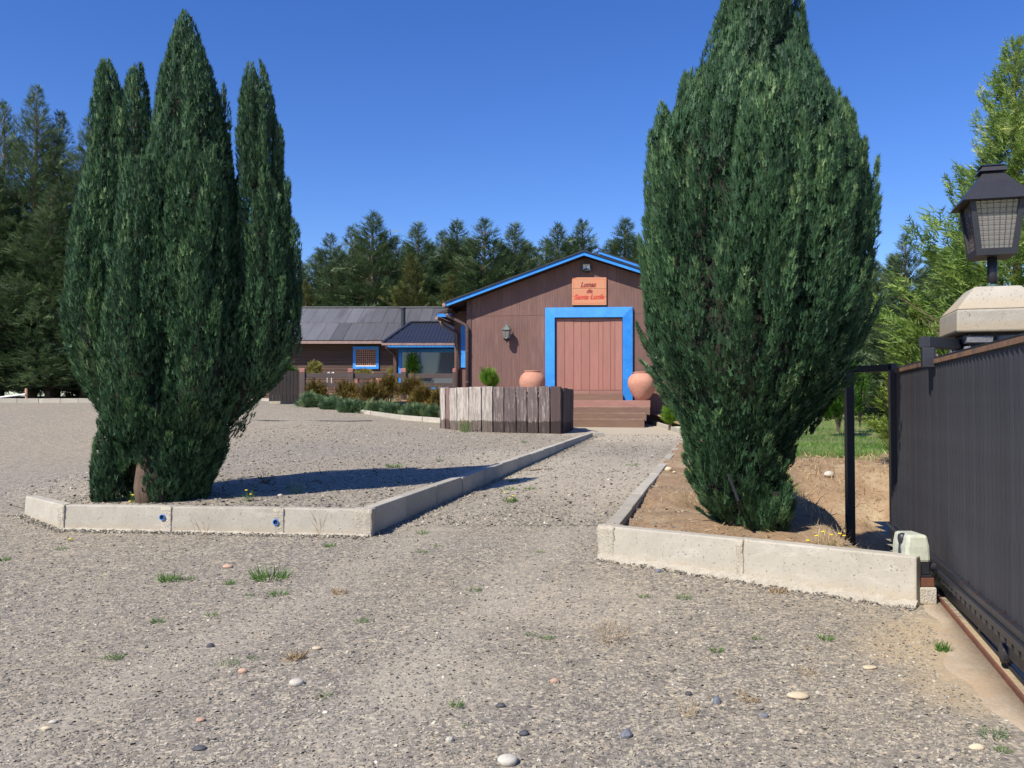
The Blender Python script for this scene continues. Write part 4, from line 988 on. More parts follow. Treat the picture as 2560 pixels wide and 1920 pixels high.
# ------------------------------------------------------------------ foliage
M['cypress'] = leafmat('cypress foliage', (0.018, 0.052, 0.026), (0.068, 0.150, 0.066), (0.18, 0.28, 0.115), .2, rough=.55)
M['bark'] = surf('fibrous bark', (0.27, 0.19, 0.13), (0.11, 0.07, 0.05), 7, stretch=(3, 3, .5), rough=.9, bs=.9, bd=.03)
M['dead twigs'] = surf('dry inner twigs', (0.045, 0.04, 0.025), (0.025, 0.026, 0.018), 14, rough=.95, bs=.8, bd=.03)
M['fir'] = leafmat('fir needles', (0.045, 0.085, 0.036), (0.125, 0.190, 0.085), (0.23, 0.30, 0.16), .2)
M['fir olive'] = leafmat('olive conifer needles', (0.045, 0.065, 0.015), (0.11, 0.13, 0.03), (0.18, 0.18, 0.05), .15)
M['golden'] = leafmat('golden green conifer', (0.07, 0.13, 0.02), (0.26, 0.36, 0.06), (0.52, 0.58, 0.16), .32)
M['feather'] = leafmat('feathery mid green conifer', (0.07, 0.14, 0.03), (0.25, 0.37, 0.08), (0.56, 0.64, 0.22), .35)
M['shrub brown'] = leafmat('bronze olive shrub', (0.065, 0.048, 0.010), (0.18, 0.125, 0.022), (0.27, 0.20, 0.04), .15)
M['juniper'] = leafmat('blue green juniper', (0.05, 0.10, 0.045), (0.17, 0.26, 0.12), (0.30, 0.39, 0.20), .15)
M['broadleaf'] = leafmat('glossy green leaves', (0.02, 0.07, 0.008), (0.07, 0.17, 0.02), (0.20, 0.30, 0.05), .3, rough=.35)
M['yellow shrub'] = leafmat('yellow green shrub', (0.14, 0.15, 0.03), (0.36, 0.33, 0.09), (0.5, 0.42, 0.16), .3)
M['lime shrub'] = leafmat('lime green shrub', (0.06, 0.15, 0.015), (0.19, 0.34, 0.03), (0.36, 0.48, 0.08), .3)
M['grass'] = leafmat('grass blades', (0.07, 0.16, 0.025), (0.15, 0.29, 0.05), (0.30, 0.38, 0.10), .3)
M['weed'] = leafmat('weed leaves', (0.05, 0.13, 0.018), (0.12, 0.26, 0.04), (0.27, 0.34, 0.08), .3)
M['straw'] = leafmat('dry straw', (0.30, 0.20, 0.10), (0.52, 0.39, 0.22), (0.68, 0.57, 0.38), .2)
M['yellow petal'] = surf('yellow petals', (0.85, 0.68, 0.02), (0.8, 0.55, 0.02), 30, rough=.6, bs=0)
M['dry stem'] = surf('dry brown stems', (0.22, 0.15, 0.08), (0.12, 0.08, 0.05), 20, rough=.9, bs=0)
def frond(n, L=1.0, wid=.09, spread=.33, curl=.1):
    """a flat spray: a stem leaf and n pairs of side leaflets, unit length along y"""
    v = [(-wid*.5, 0, 0), (wid*.5, 0, 0), (0, L, curl)]; f = [(0, 1, 2)]
    for i in range(n):
        t = .12+.68*i/max(1, n-1) if n > 1 else .35
        l = spread*(1-.55*t)*1.2
        for s in (-1, 1):
            k = len(v); y = t*L; z = curl*t*t
            v += [(0, y-.045, z), (0, y+.055, z), (s*l, y+l*.95, z+.03*s)]; f.append((k, k+1, k+2))
    return np.array(v, float), np.array(f)
FR1 = frond(1, wid=.30, spread=.50)
FR2, FR3, FR5, FR7 = frond(2, wid=.2, spread=.34), frond(3, wid=.12), frond(5, wid=.08, spread=.38), frond(6, wid=.05, spread=.42)
def env_at(prof, z):
    zs = np.array([p[0] for p in prof]); o = np.argsort(zs)
    return np.interp(z, zs[o], np.array([p[1] for p in prof])[o]), np.interp(z, zs[o], np.array([p[2] for p in prof])[o])
def lobe(pxprof, Y0, npl, L=(.5, 1.0), rm=(.08, .14), per=150, leaf=(.048, .086), depth=.95, tipin=.0, tintb=.4, dy=0.0):
    """pxprof: (py, pxleft, pxright) outline; returns foliage arrays made of upright plumes, and the core"""
    prof = []
    for py, a, b in pxprof:
        p, q = at(a, py, Y0), at(b, py, Y0); prof.append((p.z, (p.x+q.x)/2, max(.015, (q.x-p.x)/2)))
    zlo, zhi = min(p[0] for p in prof), max(p[0] for p in prof)
    zz_ = np.linspace(zlo, zhi, 200); _, aa = env_at(prof, zz_); cdf = np.cumsum(aa+.05); cdf /= cdf[-1]
    z0 = np.interp((np.arange(npl)+rng.random(npl))/npl, cdf, zz_)
    th = (np.arange(npl)*2.39996+rng.normal(size=npl)*.25) % (2*np.pi)
    out = []
    for i in range(npl):
        Lp = rng.uniform(*L)*(.50+.50*float(sm((z0[i]-1.1)/1.6))); zb, ztp = z0[i]-Lp*.45, z0[i]+Lp*.55
        ztp = min(ztp, zhi+.02+.10*rng.random()); 
        r_ = rng.uniform(*rm)
        cb, ab = env_at(prof, max(zb, zlo)); ct, at_ = env_at(prof, min(ztp, zhi))
        kb, kt = .93-r_*.6/max(ab, .2), 1.0-r_*.15/max(at_, .2)+rng.normal()*.045+(.09 if rng.random() < .14 else 0)
        kb = max(kb, 0); kt = max(kt, 0)
        bpt = np.array([cb+ab*kb*math.cos(th[i]), Y0+dy+ab*depth*kb*math.sin(th[i]), zb])
        tpt = np.array([ct+at_*kt*math.cos(th[i]), Y0+dy+at_*depth*kt*math.sin(th[i]), ztp])
        n = int(1.62*per*(.6+.8*rng.random())*(Lp/np.mean(L)))
        s = rng.beta(1.15, 1.1, n); rr = r_*np.clip((s+.08)**.45*(1.03-s)**.75*1.5, .02, 1)*rng.uniform(.72, 1.08, n)
        ph = rng.random(n)*2*np.pi
        rad = np.stack([np.cos(ph), np.sin(ph), np.zeros(n)], 1)
        outv = np.array([math.cos(th[i]), math.sin(th[i]), 0])
        keep = rad@outv > -.35; s, rr, ph, rad = s[keep], rr[keep], ph[keep], rad[keep]; n = len(s)
        pos = bpt+(tpt-bpt)*s[:, None]+rad*rr[:, None]
        axd = (tpt-bpt)/np.linalg.norm(tpt-bpt)
        ax = axd*1.0+np.array([0, 0, .25])+rad*rng.uniform(.05, .6, n)[:, None]+rng.normal(size=(n, 3))*.16
        nr = rad*.6+rng.normal(size=(n, 3))*.65
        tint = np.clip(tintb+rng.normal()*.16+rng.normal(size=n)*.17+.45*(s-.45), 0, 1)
        sz = rng.uniform(*leaf, n)
        out.append(scatter(FR1[0], FR1[1], pos-ax*sz[:, None]*.3, ax, nr, np.stack([sz*.85, sz, sz], 1), tint))
    # undercoat of shorter sprays close to the core
    area = 2*np.pi*float(np.mean(aa))*(zhi-zlo); n = int(area*520)
    zu = np.interp(rng.random(n), cdf, zz_); cu, au = env_at(prof, zu); tu = rng.random(n)*2*np.pi; ku = rng.uniform(.74, .86, n)
    rad = np.stack([np.cos(tu), np.sin(tu)*depth, np.zeros(n)], 1)
    pos = np.stack([cu, np.full(n, Y0+dy), zu], 1)+rad*(au*ku)[:, None]
    ax = np.array([0, 0, 1.])+rad*rng.uniform(.2, .7, n)[:, None]+rng.normal(size=(n, 3))*.25
    sz = rng.uniform(leaf[0]*1.3, leaf[1]*1.5, n)*np.clip(au/.25, .4, 1)
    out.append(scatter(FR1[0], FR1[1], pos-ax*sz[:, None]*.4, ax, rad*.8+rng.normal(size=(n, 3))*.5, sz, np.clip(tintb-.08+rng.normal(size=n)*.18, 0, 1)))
    # core of dry twigs
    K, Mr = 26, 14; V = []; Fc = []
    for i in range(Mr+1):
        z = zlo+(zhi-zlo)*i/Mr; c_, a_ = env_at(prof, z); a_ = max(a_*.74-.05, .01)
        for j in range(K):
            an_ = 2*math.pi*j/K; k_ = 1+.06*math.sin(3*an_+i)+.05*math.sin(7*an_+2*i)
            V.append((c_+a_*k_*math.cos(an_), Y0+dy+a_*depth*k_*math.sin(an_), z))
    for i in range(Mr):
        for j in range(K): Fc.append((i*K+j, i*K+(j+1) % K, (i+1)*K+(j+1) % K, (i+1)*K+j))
    return merge(out), (np.array(V), np.array(Fc), None)
def cypress(name, label, loc, lobes, Y0, bares=()):
    t = thing(name, label, 'cypress', loc)
    fol, core = [], []
    for lb in lobes:
        f, c_ = lobe(Y0=Y0, **lb); fol.append(f); core.append(c_)
    V, Fc, tint = merge(fol)
    for bare in bares:                       # bare places where the bark shows
        c_ = V[Fc].mean(1); k_ = ((c_[:, 0]-bare[0])/bare[3])**2+((c_[:, 2]-bare[2])/bare[4])**2+rng.normal(size=len(c_))*.12 < 1
        k_ &= c_[:, 1] < bare[1]; Fc = Fc[~k_]
    used, inv = np.unique(Fc, return_inverse=True); V, Fc, tint = V[used], inv.reshape(Fc.shape), tint[used]
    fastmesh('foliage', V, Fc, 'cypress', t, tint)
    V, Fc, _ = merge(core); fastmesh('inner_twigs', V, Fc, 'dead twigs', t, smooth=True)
    return t
YL = 9.95
L0 = on(420, 1252, P)
lob = [
 dict(pxprof=[(1050, 282, 585), (1000, 248, 590), (926, 222, 650), (810, 200, 690), (694, 202, 692), (579, 216, 600), (500, 245, 570), (460, 280, 560)], npl=90, per=140, tintb=.4, dy=.32),
 dict(pxprof=[(1050, 268, 345), (1000, 232, 352), (926, 204, 345), (870, 188, 340), (810, 177, 336), (750, 176, 333), (694, 182, 328), (579, 196, 322), (500, 212, 318), (440, 226, 300)], npl=85, per=150, tintb=.46, depth=1.7),
 dict(pxprof=[(1080, 300, 440), (1000, 296, 452), (926, 296, 458), (810, 300, 458), (694, 312, 452), (579, 328, 446), (480, 342, 436), (430, 355, 420)], npl=100, per=150, tintb=.43, depth=1.35, dy=-.30),
 dict(pxprof=[(1060, 430, 566), (1000, 432, 600), (926, 436, 612), (810, 442, 606), (694, 446, 598), (579, 446, 594), (480, 450, 590), (420, 460, 585)], npl=90, per=150, tintb=.42, depth=1.4, dy=-.18),
 dict(pxprof=[(700, 330, 600), (600, 340, 590), (463, 348, 588), (400, 368, 578), (347, 384, 566), (270, 398, 548), (231, 404, 540), (180, 412, 528), (120, 424, 505), (80, 438, 486), (52, 455, 470)], npl=165, per=150, L=(.45, .9), rm=(.07, .12), tintb=.42),
 dict(pxprof=[(760, 185, 350), (640, 190, 345), (500, 212, 335), (430, 225, 330), (347, 236, 322), (290, 240, 318), (231, 243, 312), (195, 250, 296), (168, 262, 276)], npl=110, per=140, L=(.45, .9), rm=(.06, .11), tintb=.42, dy=-.05),
 dict(pxprof=[(640, 300, 400), (500, 305, 395), (347, 315, 385), (270, 318, 378), (220, 322, 372), (188, 335, 360)], npl=50, per=130, L=(.4, .8), rm=(.06, .10), dy=-.1),
 dict(pxprof=[(1052, 530, 580), (1010, 545, 630), (960, 562, 690), (900, 588, 728), (800, 600, 742), (700, 606, 742), (600, 604, 724), (500, 602, 710), (400, 594, 692), (347, 588, 690), (300, 592, 690), (240, 598, 682), (200, 606, 668), (172, 618, 650)], npl=120, per=140, L=(.4, .85), rm=(.06, .10), dy=.05, depth=1.3),
 dict(pxprof=[(700, 680, 728), (600, 684, 724), (500, 690, 722), (460, 706, 720)], npl=14, per=110, L=(.35, .6), rm=(.04, .07)),
 dict(pxprof=[(860, 710, 748), (760, 708, 750), (640, 716, 750), (590, 724, 746), (560, 730, 742)], npl=16, per=110, L=(.35, .6), rm=(.04, .07)),
 dict(pxprof=[(640, 545, 580), (420, 546, 576), (280, 550, 574), (235, 558, 568)], npl=16, per=110, L=(.4, .7), rm=(.04, .07)),
 dict(pxprof=[(470, 680, 704), (400, 682, 706), (345, 688, 704), (325, 692, 700)], npl=10, per=100, L=(.3, .5), rm=(.03, .06)),
 dict(pxprof=[(1254, 300, 515), (1200, 296, 535), (1120, 292, 550), (1050, 288, 565)], npl=110, per=130, L=(.4, .6), rm=(.06, .09), tintb=.36, depth=.8),
 dict(pxprof=[(1225, 340, 470), (1200, 300, 530), (1150, 286, 552), (1100, 286, 562), (1060, 282, 572), (1010, 255, 600)], npl=90, per=150, L=(.4, .6), rm=(.08, .12), tintb=.36),
 dict(pxprof=[(1250, 285, 335), (1210, 272, 345), (1160, 270, 340), (1100, 285, 340)], npl=18, per=140, L=(.3, .5), rm=(.06, .09), dy=-.35),
 dict(pxprof=[(1245, 380, 470), (1200, 378, 490), (1150, 385, 480), (1115, 395, 450)], npl=20, per=140, L=(.3, .45), rm=(.06, .09), dy=-.35),
 dict(pxprof=[(1235, 440, 520), (1180, 430, 540), (1120, 420, 555), (1060, 400, 560)], npl=50, per=150, L=(.3, .5), rm=(.07, .11), dy=-.1),
]
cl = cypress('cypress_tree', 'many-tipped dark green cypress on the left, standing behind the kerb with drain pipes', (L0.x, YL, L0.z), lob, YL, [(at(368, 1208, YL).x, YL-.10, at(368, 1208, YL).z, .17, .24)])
m = MB(); b0 = at(372, 1262, YL-.44)
m.tube([b0+Vector((0, .1, -.15)), at(364, 1215, YL-.42), at(368, 1165, YL-.38), at(385, 1100, YL-.25), at(400, 1000, YL)], [.15, .125, .11, .10, .09], 12)
m.tube([at(392, 1262, YL-.42)+Z*-.1, at(396, 1195, YL-.40), at(430, 1110, YL), at(470, 1020, YL)], [.09, .06, .055, .05], 8)
m.build('trunk', 'bark', cl, smooth=True)
m = MB(); m.tube([at(452, 1160, YL-.2), at(470, 1110, YL-.1), at(520, 1050, YL+.05)], [.05, .045, .03], 8); m.build('branch', 'bark', cl, smooth=True)
sp_ = thing('cypress_sapling', 'narrow pointed cypress sapling at the left foot of the big left cypress', 'sapling', on(255, 1255, P))
f, c_ = lobe([(1258, 228, 285), (1220, 226, 292), (1150, 232, 285), (1100, 240, 275), (1060, 248, 264), (1045, 253, 258)], 9.55, 26, L=(.25, .5), rm=(.035, .06), per=150, leaf=(.04, .07))
fastmesh('foliage', f[0], f[1], 'cypress', sp_, f[2]); fastmesh('inner_twigs', c_[0], c_[1], 'dead twigs', sp_, smooth=True)
MB().tube([on(256, 1252, P)-Z*.1, at(256, 1180, 9.55)], [.02, .012], 6).build('stem', 'bark', sp_)

YRt = 8.15
R0 = on(1850, 1305, R)
lob = [
 dict(pxprof=[(1090, 1712, 1980), (1040, 1700, 2010), (984, 1672, 2060), (940, 1640, 2120), (900, 1614, 2135), (810, 1604, 2150), (694, 1608, 2162), (579, 1612, 2170), (460, 1618, 2160), (400, 1622, 2140), (330, 1640, 2122), (290, 1665, 2112), (255, 1700, 2080), (220, 1722, 2050), (185, 1755, 2035)], npl=330, per=170, L=(.4, .85), rm=(.07, .125), tintb=.45),
 dict(pxprof=[(760, 1740, 2020), (640, 1750, 2025), (500, 1765, 2020), (400, 1780, 2010), (320, 1800, 1990), (270, 1830, 1960)], npl=70, per=130, L=(.4, .8), rm=(.07, .11), dy=-.52, depth=.95),
 dict(pxprof=[(360, 1690, 2105), (255, 1705, 2060), (208, 1725, 2035), (175, 1755, 2030), (116, 1792, 2010), (58, 1800, 2000), (0, 1808, 1992), (-50, 1816, 1984), (-110, 1832, 1968), (-170, 1868, 1930)], npl=120, per=160, L=(.4, .8), rm=(.06, .11)),
 dict(pxprof=[(60, 1815, 1870), (0, 1822, 1870), (-40, 1838, 1856)], npl=12, per=130, L=(.3, .5), rm=(.05, .08), dy=-.2),
 dict(pxprof=[(420, 1618, 1690), (330, 1625, 1690), (300, 1640, 1680), (285, 1652, 1662)], npl=14, per=130, L=(.3, .55), rm=(.04, .07)),
 dict(pxprof=[(330, 1690, 1760), (230, 1702, 1760), (190, 1712, 1740)], npl=14, per=130, L=(.35, .55), rm=(.05, .08)),
 dict(pxprof=[(620, 2130, 2170), (520, 2136, 2170), (450, 2148, 2166), (420, 2154, 2162)], npl=14, per=120, L=(.3, .5), rm=(.04, .06)),
 dict(pxprof=[(400, 2070, 2135), (290, 2082, 2118), (250, 2096, 2112)], npl=14, per=120, L=(.35, .55), rm=(.05, .07)),
 dict(pxprof=[(1060, 1980, 2050), (1000, 1975, 2100), (940, 2000, 2125), (860, 2040, 2140)], npl=24, per=160, L=(.3, .5), rm=(.07, .1), dy=.2),
 dict(pxprof=[(1300, 1790, 1945), (1270, 1760, 1955), (1220, 1728, 1962), (1150, 1722, 1970), (1090, 1716, 1985), (1040, 1705, 2000)], npl=120, per=170, L=(.3, .6), rm=(.06, .10), tintb=.4),
 dict(pxprof=[(1322, 1870, 1925), (1300, 1850, 1950), (1260, 1845, 1962), (1220, 1860, 1960)], npl=24, per=150, L=(.2, .35), rm=(.05, .08), dy=-.25),
]
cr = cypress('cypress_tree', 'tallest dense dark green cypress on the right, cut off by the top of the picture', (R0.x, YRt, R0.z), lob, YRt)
m = MB(); m.tube([Vector((R0.x, YRt, R0.z-.2)), Vector((R0.x, YRt, R0.z+.9))], [.14, .11], 10); m.build('trunk', 'bark', cr, smooth=True)
stk = thing('leaning_stick', 'thin black pipe leaning on the front of the right cypress', 'pipe', on(1862, 1312, R))
MB().tube([on(1862, 1312, R), at(1845, 1250, YRt-.62), at(1820, 1185, YRt-.52)], .011, 7).build('pipe', 'dark hole', stk)

# ------------------------------------------------------------------ firs
def fir_arrays(Hh, Rb, nb, per, tpl, leaf, up0=.15, gaps=0.0, top_sparse=True, low=.03, clump=.6):
    """trunk along z at the origin; returns foliage arrays and a MB of limbs"""
    out = []; limbs = MB(); limbs.tube([(0, 0, -.3), (0, 0, Hh*.5), (0, 0, Hh*.92), (0, 0, Hh)], [Hh*.016, Hh*.010, Hh*.003, .008], 6)
    for i in range(nb):
        t = low+(1-low)*((i+rng.random())/nb)**.92; z = Hh*t
        Lb = Rb*((1-t)**.82)*rng.uniform(.6, 1.12)+Rb*.025
        if rng.random() < gaps: Lb *= .5
        a = rng.random()*2*np.pi; el = (up0+.65*t**1.5)+rng.normal()*.12
        d_ = np.array([math.cos(a)*math.cos(el), math.sin(a)*math.cos(el), math.sin(el)])
        sag = -.22*Lb*(1-t)
        p = lambda s: np.array([0, 0, z])+d_*Lb*s+np.array([0, 0, 1.])*sag*s*s*(1-.9*s)
        limbs.tube([tuple(p(0)), tuple(p(.5)), tuple(p(.98))], [.006+.012*Lb, .004+.007*Lb, .004], 3, cap=False)
        n = int(per*(.25+Lb/Rb)*(.55 if (top_sparse and t > .86) else 1))
        s = rng.beta(1.7, 1.0, n)*1.0
        side = np.cross(d_, [0, 0, 1]); side /= np.linalg.norm(side)
        sg_ = np.where(rng.random(n) < .5, -1, 1)
        w_ = rng.random(n)**.8*(.06+.30*Lb*(1-s)**.6)*clump
        P0 = np.array([p(x) for x in s])+side*(sg_*w_)[:, None]+np.array([0, 0, 1])*(rng.normal(size=n)*.05*Lb-.10*w_)[:, None]
        ax = d_*rng.uniform(.5, 1.1, n)[:, None]+side*(sg_*rng.uniform(.2, 1.0, n))[:, None]+np.array([0, 0, 1])*rng.uniform(-.45, .55, n)[:, None]+rng.normal(size=(n, 3))*.15
        nr = np.array([0, 0, 1.])+rng.normal(size=(n, 3))*.45
        sz = rng.uniform(*leaf, n)*(1-.62*t)
        tint = np.clip(.30+rng.normal()*.12+.25*s+.12*t+rng.normal(size=n)*.16, 0, 1)
        out.append(scatter(tpl[0], tpl[1], P0, ax, nr, sz, tint))
    # leader
    n = 14; s = rng.random(n); P0 = np.stack([np.zeros(n), np.zeros(n), Hh*(.90+.11*s)], 1)
    ax = unit(n)*.8+np.array([0, 0, .9]); out.append(scatter(tpl[0], tpl[1], P0, ax, unit(n), np.full(n, leaf[0]*.7), np.full(n, .5)))
    return merge(out), limbs
def make_mesh(arr, mat, name='foliage'):
    o = fastmesh(name, arr[0], arr[1], mat, None, arr[2]); me = o.data; bpy.data.objects.remove(o); return me
protos = []
for k in range(4):
    arr, limbs = fir_arrays(10+0.0*k, 3.1+.4*(k % 2), 190, 50, FR3, (.42, .74), up0=.32, gaps=.12, clump=1.5)
    m_f = make_mesh(arr, 'fir'); lo_ = limbs.build('limbs', 'bark'); m_l = lo_.data; bpy.data.objects.remove(lo_)
    protos.append((m_f, m_l))
arr, limbs = fir_arrays(7, 3.2, 130, 60, FR3, (.36, .62), up0=.4, clump=1.4)
m_ol = make_mesh(arr, 'fir olive'); lo_ = limbs.build('limbs', 'bark'); m_oll = lo_.data; bpy.data.objects.remove(lo_)
def fir_at(px, pytop, Y, hgt, label, proto, wscale=1.0, grp='firs in a row behind the buildings', name='fir_tree', cat='fir tree', base=None):
    p = at(px, pytop, Y); zb_ = base if base is not None else float(G(p.x, Y))+.3
    Hh = p.z-zb_; t = thing(name, label, cat, (p.x, Y, zb_), grp)
    s = Hh/hgt; r_ = random.uniform(0, 6.28)
    a = link('foliage', proto[0], t); b = link('trunk', proto[1], t)
    for o in (a, b): o.scale = (s*wscale, s*wscale, s); o.rotation_euler = (0, 0, r_)
    return t
back = [
 (755, 655, 50, 0, .9, 'pale thin young fir just right of the left cypress, above the grey roof end'),
 (826, 585, 50, 1, 1.0, 'narrow crowned fir second in the row from the left cypress'),
 (880, 568, 52, 2, .95, 'slim fir close against the tallest fir behind the grey roof'),
 (932, 532, 49, 3, 1.25, 'tallest broad fir with a bare spike tip behind the middle of the grey roof'),
 (990, 592, 53, 1, .75, 'thin fir spike between two fuller firs above the chimney'),
 (1045, 556, 49, 0, 1.05, 'fir with a dense pointed crown right above the chimney'),
 (1106, 580, 52, 2, 1.0, 'ragged fir right of the one above the chimney'),
 (1142, 552, 51, 3, 1.1, 'bushy fir with several wispy tips left of the house gable'),
 (1211, 548, 49, 1, 1.15, 'fir with a long bare leader above the left roof slope of the house'),
 (1287, 558, 50, 0, 1.05, 'dark fir leaning over the middle of the left roof slope'),
 (1340, 620, 53, 2, .9, 'low fir just showing over the left roof slope near the ridge'),
 (1394, 560, 50, 3, 1.0, 'bluish fir behind the ridge of the house, left of the peak'),
 (1456, 552, 51, 1, .95, 'fir standing directly behind the roof peak'),
 (1562, 548, 50, 2, 1.15, 'fir right of the roof peak beside the right cypress'),
 (1500, 640, 54, 0, .9, 'short fir low in the gap right of the roof peak'),
 (1625, 590, 52, 1, .9, 'fir mostly hidden behind the left edge of the right cypress'),
]
for px, py, Y, k, ws, lb in back: fir_at(px, py+5, Y, 10, lb, protos[k], ws*1.32)
ORD = ['leftmost, by the left cypress', 'second from the left', 'third, below the tallest fir', 'fourth from the left', 'fifth, left of the chimney', 'sixth, right of the chimney', 'seventh, above the house eave', 'eighth from the left', 'ninth, over the left roof slope', 'tenth, over the middle of the roof slope', 'eleventh from the left', 'twelfth, just left of the roof peak', 'thirteenth, just right of the roof peak', 'last, against the right cypress']
for i, (px, py, Y, k) in enumerate([(790, 640, 56, 1), (850, 625, 57, 0), (905, 600, 56, 2), (960, 615, 58, 3), (1018, 618, 56, 0), (1075, 612, 58, 1), (1128, 606, 57, 3), (1180, 612, 56, 2), (1248, 612, 57, 0), (1315, 610, 58, 1), (1365, 606, 56, 2), (1425, 600, 58, 3), (1530, 606, 57, 0), (1590, 600, 58, 2)]):
    fir_at(px, py, Y, 10, 'lower fir of the second row, %s' % ORD[i], protos[k], 1.7, 'second row of firs behind the buildings')
fir_at(1030, 640, 43.5, 7, 'olive green bushy conifer behind the chimney, in front of the darker firs', (m_ol, m_oll), .95, 'olive conifers in front of the firs', 'olive_conifer', 'conifer')
fir_at(1125, 690, 44.5, 7, 'low olive green conifer beside the left eave of the house', (m_ol, m_oll), .9, 'olive conifers in front of the firs', 'olive_conifer', 'conifer')
fir_at(765, 705, 44, 7, 'low olive green conifer over the roof end next to the left cypress', (m_ol, m_oll), .8, 'olive conifers in front of the firs', 'olive_conifer', 'conifer')
# nearer big firs on the left, denser
protosL = []
for k in range(2):
    arr, limbs = fir_arrays(13, 4.3, 260, 74, FR3, (.36, .62), up0=.25, gaps=.08, low=.0, clump=1.6)
    m_f = make_mesh(arr, 'fir'); lo_ = limbs.build('limbs', 'bark'); m_l = lo_.data; bpy.data.objects.remove(lo_); protosL.append((m_f, m_l))
for px, py, Y, k, ws, lb in [
 (-75, 300, 39, 0, 1.1, 'tall dark fir cut off by the left edge of the picture'),
 (12, 262, 41.5, 1, .85, 'thin topped fir near the left edge, behind its neighbours'),
 (92, 222, 40, 0, .95, 'tallest left fir with a forked wispy tip'),
 (150, 285, 41, 1, .9, 'fir between the forked fir and the left cypress'),
 (222, 300, 40, 0, .95, 'fir touching the left outline of the left cypress'),
 (330, 420, 41, 1, .9, 'fir hidden behind the middle of the left cypress'),
 (480, 560, 40, 0, .8, 'fir hidden behind the right half of the left cypress'),
 (-20, 420, 38.6, 1, 1.3, 'broad lower fir in front at the left edge, reaching the ground'),
 (130, 470, 38.4, 0, 1.4, 'broad low fir in front of the forked one, reaching the ground'),
 (215, 520, 38.8, 1, 1.3, 'broad low fir next to the left cypress, reaching the ground')]:
    fir_at(px, py, Y, 13, lb, protosL[k], ws, 'dark firs beyond the parking gravel')
# right side: dark fir, and the golden green conifers
fir_at(2262, 592, 24, 10, 'dark dull fir beyond the lawn right of the right cypress', protos[1], 1.15, None, base=1.0)
fir_at(2190, 660, 27, 10, 'dark fir partly hidden by the right cypress, left of the dull fir', protos[2], 1.3, None, base=1.1)
fir_at(2350, 640, 28, 10, 'dark fir behind the golden conifers', protos[3], 1.3, None, base=1.1)
def ragged(k, nn, wid, sp):
    v, f = frond(nn, wid=wid, spread=sp); v = v+rng.normal(size=v.shape)*.035; return v, f
arr, limbs = fir_arrays(6, 2.55, 150, 105, ragged(0, 4, .09, .34), (.17, .36), up0=.62, clump=1.25, low=.02, gaps=.1)
gm2 = make_mesh(arr, 'feather')
arr, limbs = fir_arrays(6, 2.3, 120, 85, ragged(1, 4, .10, .34), (.18, .36), up0=.65, clump=1.2, low=.02)
gm = make_mesh(arr, 'golden'); lo_ = limbs.build('limbs', 'bark'); gl = lo_.data; bpy.data.objects.remove(lo_)
fir_at(2535, 118, 12.5, 6, 'tall feathery mid green conifer behind the pillar lantern', (gm2, gl), 1.0, None, 'golden_conifer', 'conifer', base=.55)
fir_at(2290, 760, 13.5, 6, 'small bright yellow green conifer beside the gate guide frame', (gm, gl), 1.15, None, 'golden_conifer', 'conifer', base=.6)
fir_at(2405, 560, 13.2, 6, 'mid height feathery green conifer left of the pillar', (gm2, gl), .85, None, 'golden_conifer', 'conifer', base=.6)
for i, (px, py, Y, k) in enumerate([(1690, 560, 51, 3), (1790, 575, 52, 0), (1880, 560, 50, 1), (1985, 580, 52, 2), (2080, 590, 51, 3), (2140, 620, 48, 0), (2235, 640, 46, 1), (2330, 620, 47, 2)]):
    fir_at(px, py, Y, 10, 'fir beyond the lawn behind the right cypress, %s' % ['nearest the house', 'second from the house', 'third from the house', 'fourth from the house', 'fifth from the house', 'sixth, by the guide portal', 'seventh, over the gate end', 'last, behind the pillar'][i], protos[k], 1.4, 'firs beyond the lawn')

# ------------------------------------------------------------------ shrubs
def clumpy(c, rx, ry, rz, n, tpl, size, upb=.5, nb=9, base=True, amp=.28, tintm=.45):
    """shrub foliage on lumpy dome sub-clumps"""
    cs = []
    for _ in range(nb):
        a = rng.random()*2*np.pi; e = rng.random()*.95; r_ = rng.uniform(.35, .8)
        cs.append((np.array([math.cos(a)*r_*(1-e*.6), math.sin(a)*r_*(1-e*.6), e*.72]), rng.uniform(.22, .42)))
    cs.append((np.array([0, 0, .3]), .7))
    ids = rng.integers(0, len(cs), n); C = np.array([c0 for c0, _ in cs])[ids]; Rr = np.array([r0 for _, r0 in cs])[ids]
    dv = unit(n); dv[:, 2] = np.abs(dv[:, 2])*.9+rng.normal(size=n)*.15
    pos = C+dv*(Rr*rng.uniform(.75, 1.05, n))[:, None]
    pos = pos*np.array([rx, ry, rz]); pos[:, 2] = np.abs(pos[:, 2])
    pos = pos*(1+.10*rng.normal(size=(n, 1)))
    tn = np.clip(tintm+np.array([rng.normal()*amp*.5 for _ in cs])[ids]+rng.normal(size=n)*.2, 0, 1)
    ax = dv+np.array([0, 0, upb])+rng.normal(size=(n, 3))*.3
    return scatter(tpl[0], tpl[1], pos+np.array(c), ax, unit(n), rng.uniform(*size, n), tn)
def shrub(name, label, cat, px, py, Y, wpx, hpx, mat, n=900, tpl=FR3, size=(.12, .22), upb=.5, grp=None, zb=None, ry=None, **k):
    p = at(px, py, Y); rx = wpx/2/2150*Y; rz = hpx/2150*Y; ry = ry or rx*.8
    t = thing(name, label, cat, (p.x, p.y, p.z), grp)
    V, Fc, tint = clumpy((p.x, p.y, p.z), rx, ry, rz, n, tpl, size, upb, **k)
    fastmesh('foliage', V, Fc, mat, t, tint)
    kb = MB()
    for i in range(7):
        a = i*.9; kb.tube([(p.x, p.y, p.z-.25), (p.x+math.cos(a)*rx*.35, p.y+math.sin(a)*ry*.35, p.z+rz*.55)], [.02, .008], 4)
    kb.build('stems', 'bark', t)
    return t
